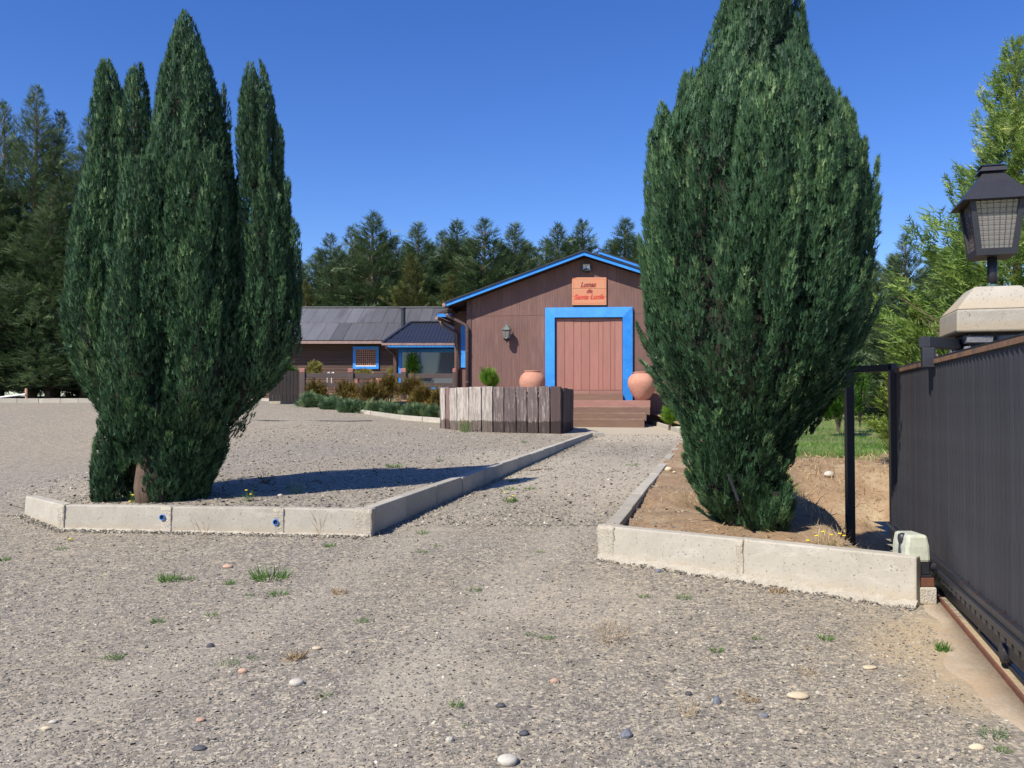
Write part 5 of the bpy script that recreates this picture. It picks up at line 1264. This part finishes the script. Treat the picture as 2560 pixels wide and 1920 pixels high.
gB, gJ = 'bronze bushes in the curved bed', 'junipers along the curved kerb'
for px, py, Y, wd, h, lb in [
 (787, 1000, 31.0, 64, 42, 'small round bronze bush, leftmost in front of the rail fence'),
 (866, 1006, 30.4, 78, 50, 'round bronze bush under the second fence post'),
 (935, 1012, 29.9, 70, 54, 'bronze bush between the second and third fence posts'),
 (972, 1012, 30.3, 66, 64, 'tallest bronze bush just left of the third fence post'),
 (1025, 1014, 30.0, 78, 66, 'broad bronze bush in front of the third fence post'),
 (1060, 1022, 29.0, 70, 50, 'bronze bush below the glazed room'),
 (1098, 1030, 28.4, 56, 52, 'bronze bush half behind the left end of the log planter')]:
    shrub('bronze_bush', lb, 'bush', px, py, Y, wd, h, 'shrub brown', n=900, size=(.13, .24), grp=gB)
for px, py, Y, wd, h, lb in [
 (785, 1018, 30.6, 84, 24, 'blue green juniper at the left tip of the curved bed'),
 (834, 1029, 29.8, 70, 24, 'blue green juniper below the second bronze bush'),
 (895, 1040, 29.0, 104, 30, 'widest blue green juniper in the middle of the bed'),
 (945, 1042, 28.9, 60, 28, 'blue green juniper right of the widest one'),
 (988, 1048, 28.4, 80, 28, 'blue green juniper under the third fence post'),
 (1050, 1054, 27.7, 96, 34, 'blue green juniper next to the log planter'),
 (1088, 1056, 27.4, 50, 28, 'last small juniper touching the log planter')]:
    shrub('juniper_bush', lb, 'juniper', px, py, Y, wd, h, 'juniper', n=750, tpl=FR5, size=(.16, .30), upb=.25, grp=gJ)
shrub('laurel_shrub', 'glossy green round shrub above the dark board screen', 'shrub', 722, 955, 32.6, 74, 40, 'broadleaf', n=1500, tpl=FR2, size=(.09, .15))
shrub('yellow_shrub', 'pale yellow green shrub behind the first fence post', 'shrub', 785, 940, 34.0, 46, 32, 'yellow shrub', n=800, size=(.12, .2))
shrub('potted_plant', 'green leafy plant standing at the pane of the glazed room', 'plant', 1030, 955, 33.3, 34, 62, 'broadleaf', n=600, tpl=FR2, size=(.16, .30), nb=14)
shrub('low_plant', 'low yellow leaved plant below the latticed window', 'plant', 905, 938, 35.5, 50, 12, 'yellow shrub', n=260, size=(.12, .2))
shrub('low_plant', 'low yellow leaved plant left of the glazed room corner', 'plant', 980, 940, 35.0, 26, 18, 'yellow shrub', n=220, size=(.12, .2))
shrub('planter_shrub', 'little bright green upright shrub growing in the log planter', 'shrub', 1223, 970, 24.6, 34, 30, 'lime shrub', n=420, tpl=FR5, size=(.16, .36), upb=2.2, nb=5)
shrub('lime_bush', 'bright green bush beside the porch steps, half behind the right cypress', 'bush', 1676, 1062, 26.0, 40, 52, 'lime shrub', n=500, tpl=FR5, size=(.12, .22), upb=.8)
shrub('lemon_bush', 'broad leaved green bush with bare soil round it on the lawn behind the black frame', 'bush', 2096, 1052, 19.5, 104, 100, 'broadleaf', n=2200, tpl=FR2, size=(.09, .17))
shrub('lawn_bush', 'smaller green bush right of the lemon bush, behind the black post', 'bush', 2150, 1040, 20.5, 60, 135, 'broadleaf', n=1500, tpl=FR2, size=(.08, .15), tintm=.6)
shrub('dark_hedge', 'dark hedge at the back of the lawn behind the sliding gate', 'hedge', 2190, 990, 41, 420, 110, 'fir', n=6000, size=(.3, .6), ry=2)
shrub('undergrowth_hedge', 'dark undergrowth filling the space beneath the left firs behind the far kerb', 'hedge', 120, 1004, 45, 900, 130, 'fir', n=9000, size=(.3, .6), ry=2.2)
# ------------------------------------------------------------------ grass, straw, pebbles
BL = (np.array([(-.06, 0, 0), (.06, 0, 0), (.04, .55, .10), (-.03, .6, .10), (0, 1, .32)], float), np.array([(0, 1, 2), (0, 2, 3), (3, 2, 4)]))
def blades(n, xy, fn, size, lean, mat_t, dz=-.005):
    pos = np.stack([xy[:, 0], xy[:, 1], fn(xy[:, 0], xy[:, 1])+dz], 1)
    ax = np.array([0, 0, 1.])+rng.normal(size=(len(pos), 3))*lean; ax[:, 2] = np.abs(ax[:, 2])*.9+.1
    return scatter(BL[0], BL[1], pos, ax, unit(len(pos)), rng.uniform(*size, len(pos)), np.clip(mat_t+rng.normal(size=len(pos))*.25, 0, 1))
n = 60000; yy = 15.0+27*rng.random(n)**1.9; xx = 3.2+ (yy*.62-3.2+1.0)*rng.random(n)
k = lawn_edge(xx, yy-rng.random(n)*.4) & (xx < yy*.60) & (xx > lx(yy)-.2*rng.random(n)); xx, yy = xx[k], yy[k]
patch = .45+.3*np.sin(xx*.9+1)*np.sin(yy*.6)+.2*np.sin(xx*2.7+yy)
V, Fc, tn = blades(0, np.stack([xx, yy], 1), R, (.05, .11), .45, patch); tag(fastmesh('lawn_grass', V, Fc, 'grass', None, tn), 'short green lawn grass beyond the ditch', 'grass', kind='stuff')
n = 11000; xx = rng.uniform(2.2, 9, n); yy = rng.uniform(8.5, 15.6, n)
k = (rng.random(n) < .8) & inpoly(xx, yy, RIGHT) & (xx < yy*.6) & ~((xx < 3.0) & (yy < 9.5)) & (xx > 2.6+.15*(yy-9)); xx, yy = xx[k], yy[k]
V, Fc, tn = blades(0, np.stack([xx, yy], 1), R, (.05, .14), 1.0, .5)
n = 15000; x2, y2 = rng.uniform(.8, 5.2, n), rng.uniform(6.0, 17, n); k = inpoly(x2, y2, RIGHT) & (rng.random(n) < .35+.6*(np.sin(x2*3)*np.sin(y2*2.3) > .1)); x2, y2 = x2[k], y2[k]
pos = np.stack([x2, y2, R(x2, y2)+.012], 1); ax = rng.normal(size=(len(pos), 3)); ax[:, 2] *= .18
ST = (np.array([(-.035, 0, 0), (.035, 0, 0), (0, 1, .12)], float), np.array([(0, 1, 2)]))
V2, F2, t2 = scatter(*ST, pos, ax, np.array([0, 0, 1.])+rng.normal(size=(len(pos), 3))*.3, rng.uniform(.04, .12, len(pos)), np.clip(rng.normal(size=len(pos))*.3+.5, 0, 1))
V, Fc, tn = merge([(V, Fc, tn)]) if False else (V, Fc, tn)
tag(fastmesh('dry_grass', V, Fc, 'straw', None, tn), 'dry straw coloured grass covering the ditch banks', 'dry grass', kind='stuff')
tag(fastmesh('straw_litter', V2, F2, 'straw', None, t2), 'loose straw and twigs lying on the bare soil round the right cypress', 'straw', kind='stuff')
# some green among it, round the right tree and the shaded bank
n = 5000; xx = rng.uniform(2.5, 3.9, n); yy = rng.uniform(6.6, 13, n); k = inpoly(xx, yy, RIGHT) & ((np.hypot(xx-2.5, (yy-6.75)) < .22) | (np.hypot(xx-3.1, (yy-11.8)/1.8) < .7)); xx, yy = xx[k], yy[k]
V, Fc, tn = blades(0, np.stack([xx, yy], 1), R, (.06, .16), .5, .75); tag(fastmesh('verge_grass', V, Fc, 'grass', None, tn), 'thin green grass on the bank behind the right kerb', 'grass', kind='stuff')
# pebbles: real stones over the near gravel
ico = bmesh.new(); bmesh.ops.create_icosphere(ico, subdivisions=1, radius=1); IV = np.array([v.co[:] for v in ico.verts]); IF = np.array([[v.index for v in f.verts] for f in ico.faces]); ico.free()
OV = np.array([(1, 0, 0), (0, 1, 0), (-1, 0, 0), (0, -1, 0), (.1, .1, .8), (0, 0, -.8)], float)*1.0; OF = np.array([(0, 1, 4), (1, 2, 4), (2, 3, 4), (3, 0, 4), (1, 0, 5), (2, 1, 5), (3, 2, 5), (0, 3, 5)])
OV2 = np.array([(1, .2, .1), (.3, 1, -.1), (-.9, .5, .15), (-.7, -.8, 0), (.5, -.9, .1), (.35, .2, .72), (-.35, -.2, .66)], float); OF2 = np.array([(0, 1, 5), (1, 2, 5), (2, 6, 5), (2, 3, 6), (3, 4, 6), (4, 5, 6), (4, 0, 5)])
m, nt, b, _ = newmat('pebbles'); a = N(nt, 'ShaderNodeAttribute', attribute_name='tint')
col = ramp(nt, a.outputs['Fac'], [(0, (.085, .082, .082)), (.25, (.18, .166, .143)), (.5, (.265, .240, .195)), (.75, (.36, .318, .24)), (.93, (.47, .42, .33)), (1, (.58, .54, .46))])
nt.links.new(mix(nt, 1.0, col, ramp(nt, noise(nt, coords(nt), 90, 3), [(.3, .82), (.7, 1.12)]), 'MULTIPLY'), b.inputs['Base Color']); b.inputs['Roughness'].default_value = .85; b.inputs['Specular IOR Level'].default_value = .3; M['pebble'] = m
def pebbles(n, ysamp, xr_, fn, keep, size, name, label):
    y = ysamp(n); x = rng.uniform(-1, 1, n)*(y*.63+.5) if xr_ is None else rng.uniform(*xr_, n)
    k = keep(x, y); x, y = x[k], y[k]; n = len(x)
    s = size[0]*np.exp(rng.exponential(.33, n)); s = np.minimum(s, size[1])
    cl_ = np.clip(.45+.16*rng.normal(size=n)+.06*np.sin(x*1.7+y)+.05*np.sin(y*2.1-x*.8), 0, 1)
    cl_ = np.where(rng.random(n) < .05, rng.uniform(.85, 1, n), cl_)
    pos = np.stack([x, y, fn(x, y)+s*.18], 1)
    sz = np.stack([s*rng.uniform(.8, 1.3, n), s*rng.uniform(.7, 1.1, n), s*rng.uniform(.45, .9, n)], 1)
    nr = np.array([0, 0, 1.])+rng.normal(size=(n, 3))*.35; ax = rng.normal(size=(n, 3)); ax[:, 2] *= .3
    V, Fc, tn = scatter(OV2, OF2, pos, ax, nr, sz, cl_)
    tag(fastmesh(name, V, Fc, 'pebble', None, tn), label, 'gravel', kind='stuff')
outside = lambda x, y: ~inpoly(x, y, [(p.x, p.y) for p in (kA, kB, kC)]+[(kD.x-.1, kD.y), (-30, 30), (-30, 10.3)]) & ~inpoly(x, y, [(kE.x-.02, kE.y), (kF.x+.02, kF.y-.02)]+RIGHT[2:]) & (x < gx(y)-.32+.1*np.sin(y*5))
pebbles(98000, lambda n: 3.3+7.0*rng.random(n)**1.35, None, G, outside, (.0037, .0125), 'gravel_stones', 'loose grey gravel over the near drive')
inside = lambda x, y: inpoly(x, y, PARK) & (x < 3)
pebbles(34000, lambda n: 9.0+15*rng.random(n)**1.9, (-13, 2), P, lambda x, y: inside(x, y) & (x > -y*.62), (.0085, .026), 'parking_stones', 'loose grey gravel on the raised parking side')
pathk = lambda x, y: outside(x, y) & (x > -1.6+.25*(y-8.8)) & (x < 4.5)
pebbles(17000, lambda n: 9.3+15*rng.random(n)**1.7, (-1.5, 4.5), G, pathk, (.0085, .024), 'drive_stones', 'loose gravel further up the drive')
pebbles(2500, lambda n: 6.0+5*rng.random(n), (.9, 3.6), R, lambda x, y: inpoly(x, y, RIGHT), (.006, .022), 'soil_stones', 'small stones scattered on the bare soil')
# stones and grit banked against the kerb feet
def banked(a, b, nrm_, n, fn, name, label):
    t = rng.random(n); o = -np.abs(rng.normal(size=n))*.055-.012
    x = a.x+(b.x-a.x)*t+nrm_.x*o; y = a.y+(b.y-a.y)*t+nrm_.y*o; s = .005*np.exp(rng.exponential(.45, n)); s = np.minimum(s, .013)
    pos = np.stack([x, y, fn(x, y)+s*.3+.012*np.exp(o*14)], 1); sz = np.stack([s*1.2, s, s*.7], 1)
    V, Fc, tn = scatter(OV2, OF2, pos, rng.normal(size=(n, 3)), np.array([0, 0, 1.])+rng.normal(size=(n, 3))*.4, sz, np.clip(.5+.22*rng.normal(size=n), 0, 1))
    tag(fastmesh(name, V, Fc, 'pebble', None, tn), label, 'gravel', kind='stuff')
banked(kB, kC, nrm, 2600, G, 'kerb_grit', 'grit banked against the front kerb'); banked(kA, kB, fdir(kA, kB)[1], 900, G, 'kerb_grit', 'grit banked against the angled end of the front kerb')
banked(kE, kF, n2_, 2200, G, 'kerb_grit', 'grit banked against the right kerb'); banked(kC, kD, fdir(kC, kD)[1]*-1*-1, 3200, G, 'kerb_grit', 'grit banked against the left drive kerb')
# single larger stones
def stonemat(nm, c1, c2): M[nm] = surf(nm, c1, c2, 9, rough=.8, bs=.3, fine=60)
stonemat('pale stone', (.52, .48, .40), (.44, .41, .35)); stonemat('cream stone', (.60, .50, .34), (.52, .42, .28)); stonemat('blue grey stone', (.13, .14, .17), (.19, .20, .23)); stonemat('dark stone', (.05, .05, .058), (.09, .09, .1)); stonemat('pinkish stone', (.50, .33, .23), (.42, .28, .2))
def stone(px, py, wpx, flat, mat, label, fn=G, ang=0.0, jag=.06):
    p = on(px, py, fn); r = wpx/2/2150*p.y
    bm = bmesh.new(); bmesh.ops.create_icosphere(bm, subdivisions=3 if jag < .1 else 2, radius=1)
    ca, sa = math.cos(ang), math.sin(ang); ph = [random.uniform(0, 6) for _ in range(6)]
    for v in bm.verts:
        c = v.co; k = 1+jag*(math.sin(c.x*2.3+ph[0])+math.sin(c.y*2.9+ph[1])+math.sin(c.z*3.1+ph[2]))
        x, y, z = c.x*r*k, c.y*r*k*.72, c.z*r*k*flat
        v.co = (x*ca-y*sa, x*sa+y*ca, z)
    me = bpy.data.meshes.new('stone'); bm.to_mesh(me); bm.free(); me.materials.append(M[mat])
    if jag < .1: me.polygons.foreach_set('use_smooth', [True]*len(me.polygons))
    o = link('stone', me, None, p+Z*r*flat*.55); tag(o, label, 'stone')
for a in [
 (742, 1712, 42, .45, 'pale stone', 'smooth oval light grey stone left of the middle of the gravel', G, .45),
 (1994, 1744, 50, .38, 'cream stone', 'smooth flat oval cream stone on the right of the gravel', G, -.1),
 (1270, 1910, 56, .5, 'pale stone', 'large rounded pale stone at the bottom edge of the picture', G, .2),
 (1387, 1706, 24, .6, 'pinkish stone', 'rounded pinkish stone in the middle of the gravel', G, .3),
 (1309, 1838, 26, .7, 'dark stone', 'angular dark stone above and right of the large pale one', G, .5, .13),
 (1566, 1843, 34, .75, 'blue grey stone', 'angular blue grey stone on the near gravel, right of the dark one', G, .8, .13),
 (1250, 1768, 22, .7, 'dark stone', 'small angular charcoal stone beside a green weed tuft', G, .2, .13),
 (1792, 1757, 30, .6, 'blue grey stone', 'faceted blue grey stone left of the flat cream one', G, 1.1, .12),
 (1911, 1793, 22, .65, 'blue grey stone', 'small dark blue stone just below and left of the flat cream one', G, .1, .1),
 (1721, 1738, 18, .7, 'dark stone', 'little round dark stone left of the faceted blue grey one', G, .1),
 (1126, 1854, 24, .6, 'pale stone', 'blocky beige stone left of the bottom middle', G, .6, .12),
 (115, 1825, 20, .6, 'cream stone', 'small cream stone near the lower left corner', G, .2, .1),
 (132, 1808, 20, .5, 'pale stone', 'small flat beige stone just above the cream one at lower left', G, .2, .1),
 (502, 1803, 24, .5, 'pinkish stone', 'flat pinkish stone in the lower left gravel', G, .1, .1),
 (527, 1617, 20, .6, 'dark stone', 'dark stone between the two rows of weeds at left', G, .4, .1),
 (606, 1682, 24, .55, 'pinkish stone', 'sandy coloured pebble left of the oval light grey stone', G, .1, .08),
 (793, 1624, 22, .5, 'cream stone', 'flat yellowish pebble above the oval light grey stone', G, .3, .08),
 (497, 1875, 30, .5, 'dark stone', 'long dark stone near the bottom left', G, .2, .12),
 (2440, 1872, 34, .5, 'cream stone', 'cream stone near the bottom right corner', G, .0, .08),
 (2175, 1671, 38, .25, 'cream stone', 'flat buried cream stone below the bare patch', G, .2, .08),
 (1644, 1431, 16, .7, 'blue grey stone', 'grey stone under the right kerb near its corner', G, .2, .1),
 (2160, 1602, 0, 0, '', ''),
 (1672, 1177, 20, .6, 'cream stone', 'rounded beige stone on the soil just inside the right drive kerb', R, .1),
 (1686, 1182, 9, .6, 'cream stone', 'tiny beige stone beside the rounded one on the soil', R, .1),
 (2072, 1190, 28, .6, 'pale stone', 'grey stone on the far bank of the ditch', R, .4),
 (700, 1241, 13, .6, 'pale stone', 'white pebble on the parking gravel behind the front kerb', P, .1),
 (570, 1418, 28, .35, 'pinkish stone', 'flat orange stone just above the big green weed patch', G, .0)]:
    if a[2]: stone(*a)
# ------------------------------------------------------------------ weeds
def weed(px, py, wpx, hpx, mat, label, n=None, fn=G, flowers=(), upright=.5, name='weed', cat='weed', tint=.45, wid=.8):
    p = on(px, py, fn); r = wpx/2/2150*p.y*1.12; h = hpx/2150*p.y*1.3
    n = n or int(max(34, wpx*1.9))
    a = rng.random(n)*2*np.pi; q_ = np.sqrt(rng.random(n))*.75
    pos = np.stack([p.x+np.cos(a)*r*q_, p.y+np.sin(a)*r*q_*.9, np.full(n, p.z-.004)], 1)
    ax = np.stack([np.cos(a)*(1-upright), np.sin(a)*(1-upright), np.full(n, upright+.12)], 1)+rng.normal(size=(n, 3))*.22; ax[:, 2] = np.abs(ax[:, 2])+.05
    L = rng.uniform(.5, 1.1, n)*max(h, r*.45)
    wd = np.clip(L*wid, .012, .06)
    t = np.clip(tint+rng.normal(size=n)*.22, 0, 1)
    V, Fc, tn = scatter(BL[0], BL[1], pos, ax, unit(n), np.stack([wd, L, L], 1), t)
    if not flowers:
        o = fastmesh(name, V, Fc, mat, None, tn, off=p); o.location = p; tag(o, label, cat); return
    t_ = thing(name, label, cat, p); fastmesh('leaves', V, Fc, mat, t_, tn)
    for fx, fy in flowers:
        q_ = at(fx, fy, p.y-.02); kk = MB(); kk.tube([p, q_], .0018, 4); kk.build('stem', 'dry stem', t_)
        f_ = MB(); f_.lathe(q_, [(.004, -.004), (.018, .003), (.015, .008), (.003, .009)], 9); f_.build('flower', 'yellow petal', t_)
D = 2560/2212
for px, py, w_, h_, mt, lb, kw in [
 (365, 1254, 50, 18, 'weed', 'spreading green weed with small yellow blooms, left of the middle in the gravel', dict(flowers=((416, 1462), (428, 1468)))),
 (408, 1252, 24, 10, 'weed', 'small dull weed right of the spreading one with yellow blooms', {}),
 (495, 1262, 26, 12, 'weed', 'little bright green weed left of the big green patch', {}),
 (583, 1250, 84, 26, 'weed', 'largest green weed patch, below the second drain pipe', dict(n=120)),
 (600, 1285, 44, 12, 'weed', 'flat dull green weed just below the largest patch', {}),
 (540, 1287, 18, 8, 'weed', 'tiny weed left of the flat dull one', {}),
 (733, 1282, 34, 14, 'straw', 'dry brownish tuft right of the largest green patch', dict(tint=.2)),
 (1024, 1276, 32, 10, 'weed', 'low green tuft in the middle of the gravel', {}),
 (783, 1343, 32, 10, 'weed', 'green tuft left of the middle, on open gravel', {}),
 (340, 1345, 28, 12, 'weed', 'sparse green tuft on the left gravel', {}),
 (457, 1330, 26, 9, 'weed', 'thin flat weed below the blooming weed', {}),
 (243, 1423, 46, 14, 'weed', 'dense green mat at the left of the near gravel', dict(n=80)),
 (497, 1435, 60, 9, 'weed', 'long thin strip of creeping weed at left', dict(n=60)),
 (545, 1422, 24, 9, 'weed', 'small weed at the right end of the creeping strip', {}),
 (636, 1424, 36, 22, 'straw', 'dry tuft with dark stems above the oval grey stone', dict(tint=.25)),
 (703, 1504, 32, 11, 'weed', 'green tuft right of the oval grey stone', {}),
 (988, 1526, 30, 16, 'weed', 'bright green tuft beside the small charcoal stone', {}),
 (1005, 1570, 20, 8, 'weed', 'dark tiny weed near the bottom middle', {}),
 (1320, 1388, 66, 46, 'straw', 'tall half dry grass tuft on the open gravel, the largest dry one', dict(n=46, upright=.75, tint=.3, wid=.12)),
 (1147, 1373, 22, 8, 'weed', 'small green weed left of a slightly bigger one in the middle', {}),
 (1183, 1380, 26, 10, 'weed', 'small green weed left of the tall dry tuft', {}),
 (1477, 1293, 34, 10, 'weed', 'dark green weed below the right kerb corner', {}),
 (1390, 1290, 24, 10, 'weed', 'grey green weed left of the dark one below the kerb corner', {}),
 (1678, 1280, 40, 14, 'straw', 'orange dry tuft under the joint of the right kerb', dict(n=70, tint=.1)),
 (1635, 1381, 22, 9, 'weed', 'small olive weed on the right gravel', {}),
 (1547, 1408, 24, 14, 'weed', 'leafy weed on the right, below the small olive one', {}),
 (1785, 1382, 26, 14, 'weed', 'spiky green weed towards the gate end', {}),
 (1485, 1548, 36, 34, 'straw', 'pale dry tuft in the near right gravel', dict(n=40, upright=.7, tint=.6, wid=.15)),
 (2148, 1590, 64, 18, 'juniper', 'blue green weed mat at the lower right corner', dict(n=90)),
 (2168, 1623, 36, 12, 'weed', 'small green weed below the blue green mat', {}),
 (2037, 1406, 34, 20, 'weed', 'upright weed on the sandy patch by the gate', dict(upright=.8)),
 (712, 1181, 30, 10, 'weed', 'green tuft at the foot of the front kerb', {}),
 (910, 1193, 24, 8, 'weed', 'tiny green weed on the drive right of the kerb corner', {}),
 (948, 1180, 20, 7, 'weed', 'tiny weed on the drive further right of the kerb corner', {}),
 (912, 1153, 26, 9, 'weed', 'small bright weed close to the left drive kerb', {}),
 (1168, 1194, 20, 8, 'weed', 'small weed on the drive before the right kerb', {}),
 (1102, 1084, 36, 14, 'weed', 'green weed with yellow flowers on the drive', dict(flowers=((1262, 1232), (1283, 1240), (1276, 1246)))),
 (1102, 1058, 30, 9, 'weed', 'green weed above the flowering one on the drive', {}),
 (1112, 1040, 26, 8, 'weed', 'smaller green weed highest of those on the drive', {}),
 (1145, 1057, 24, 8, 'weed', 'thin weed right of the others on the drive', {}),
 (1365, 1006, 26, 7, 'weed', 'small weed far up the drive by the right kerb', {}),
 (8, 1211, 24, 12, 'weed', 'green weed at the left edge of the picture', {}),
 (130, 1187, 26, 8, 'weed', 'faint flat weed below the left end of the front kerb', {}),
 (1618, 1516, 44, 12, 'straw', 'flat dry brown tuft left of the cream oval stone', dict(tint=.2)),
 (1745, 1455, 48, 12, 'straw', 'reddish dry mat above the cream oval stone', dict(tint=.05, n=70)),
 (1600, 1500, 36, 10, 'straw', 'thin dry mat above the flat brown tuft', dict(tint=.15)),
 (1740, 1400, 30, 6, 'straw', 'thin rusty dry mat by the small olive weed', dict(tint=.0))]:
    weed(px*D, py*D, w_*D, h_*D, mt, lb, **kw)
weed(740, 1232, 40, 26, 'grass', 'green grass tuft at the edge of the left cypress shadow', fn=P, upright=.6, wid=.12, n=60)
weed(985, 1168, 46, 12, 'weed', 'flat green weed above the far edge of the left cypress shadow', fn=P)
weed(1096, 1152, 18, 8, 'weed', 'tiny weed on the parking gravel near the middle of the left drive kerb', fn=P)
weed(1312, 1107, 16, 9, 'weed', 'small weed by the far part of the left drive kerb', fn=P)
weed(1163, 1080, 34, 28, 'weed', 'yellow flowering weed at the foot of the log planter', fn=P, flowers=((1155, 1052), (1163, 1049), (1171, 1050), (1178, 1054), (1150, 1058)), upright=.8, wid=.2)
weed(1370, 1083, 14, 12, 'weed', 'small green weed at the right foot of the log planter', fn=P)
weed(620, 1252, 30, 24, 'weed', 'thin weed with one yellow bloom in the shadow beside the left cypress', fn=P, flowers=((616, 1226), (627, 1236)), upright=.8, wid=.12)
weed(335, 1256, 30, 24, 'weed', 'thin weed with yellow blooms at the foot of the left cypress', fn=P, flowers=((333, 1238), (325, 1254)), upright=.8, wid=.12)
weed(2065, 1372, 90, 46, 'straw', 'yellow flowering grassy clump behind the right kerb', fn=R, n=110, flowers=((2020, 1352), (2058, 1330), (2100, 1335), (2042, 1340), (2078, 1338), (2110, 1340)), upright=.85, wid=.10, tint=.7)
weed(505, 1350, 40, 46, 'straw', 'wispy dry reddish stalks against the front kerb', n=14, upright=1.2, wid=.03, tint=.15)
weed(800, 1350, 26, 60, 'straw', 'tall thin dry stalks against the right part of the front kerb', n=14, upright=1.4, wid=.02, tint=.3)
weed(1740, 1270, 80, 46, 'straw', 'dry tan grass at the left foot of the right cypress', fn=R, n=150, upright=.6, wid=.08, tint=.5)
weed(1800, 1290, 70, 30, 'straw', 'dry tan grass under the front of the right cypress', fn=R, n=120, upright=.4, wid=.08, tint=.6)
M['red leaf'] = leafmat('reddish small leaves', (.25, .05, .03), (.42, .12, .06), (.3, .2, .06), .3)
for i, (px, py) in enumerate(((1152, 1232), (1182, 1222), (1205, 1212), (1226, 1204), (1262, 1187))):
    weed(px, py, 20, 12, 'red leaf', ['nearest of the red leaved weeds along the left drive kerb', 'second nearest red leaved weed along the left drive kerb', 'middle red leaved weed of five along the left drive kerb', 'fourth red leaved weed along the left drive kerb', 'farthest of the red leaved weeds along the left drive kerb'][i], upright=.7, wid=.4)
weed(176, 1352, 12, 6, 'weed', 'single yellow bloom on the gravel below the left end of the front kerb', flowers=((176, 1348),))
dp = thing('dead_plant', 'dead brown branching plant at the upper edge of the left cypress shadow', 'plant', on(655, 1208, P))
b = on(655, 1208, P)
kb = MB()
for i in range(26):
    a = random.uniform(-1.2, 1.2); l = random.uniform(.08, .17); e = b+Vector((math.sin(a)*l*1.3+random.uniform(-.05, .12), random.uniform(-.04, .04), l*abs(math.cos(a))))
    kb.tube([b+Vector((random.uniform(-.03, .08), 0, 0)), e], [.003, .0015], 3)
    kb.lathe(e, [(.002, -.006), (.006, 0), (.002, .006)], 5)
kb.build('stems', 'dry stem', dp)
sk = thing('fallen_stick', 'short brown stick lying across the drive', 'stick', on(1350, 1176)); MB().tube([on(1325, 1178)+Z*.012, on(1352, 1175)+Z*.016, on(1383, 1174)+Z*.012], .009, 6).build('stick', 'dry stem', sk)
hs_ = thing('garden_hose', 'thin black hose lying straight across the parking gravel', 'hose', on(760, 1053, P))
MB().tube([on(x, y, P)+Z*.012 for x, y in ((560, 1050), (620, 1051), (700, 1053), (800, 1053), (870, 1054), (930, 1053))], .014, 6).build('hose', 'black metal', hs_)
pp = thing('white_pole', 'white pole propped on a stub at the far kerb by the left edge', 'pole', on(60, 1000))
g = on(66, 1006); MB().tube([at(-60, 1001, g.y-.2), at(64, 985.5, g.y-.1)], .035, 8).build('pole', 'white paint', pp)
MB().tube([at(66, 1003, g.y-.05), at(66, 971, g.y-.05)], .05, 8).build('stub', 'lattice', pp)
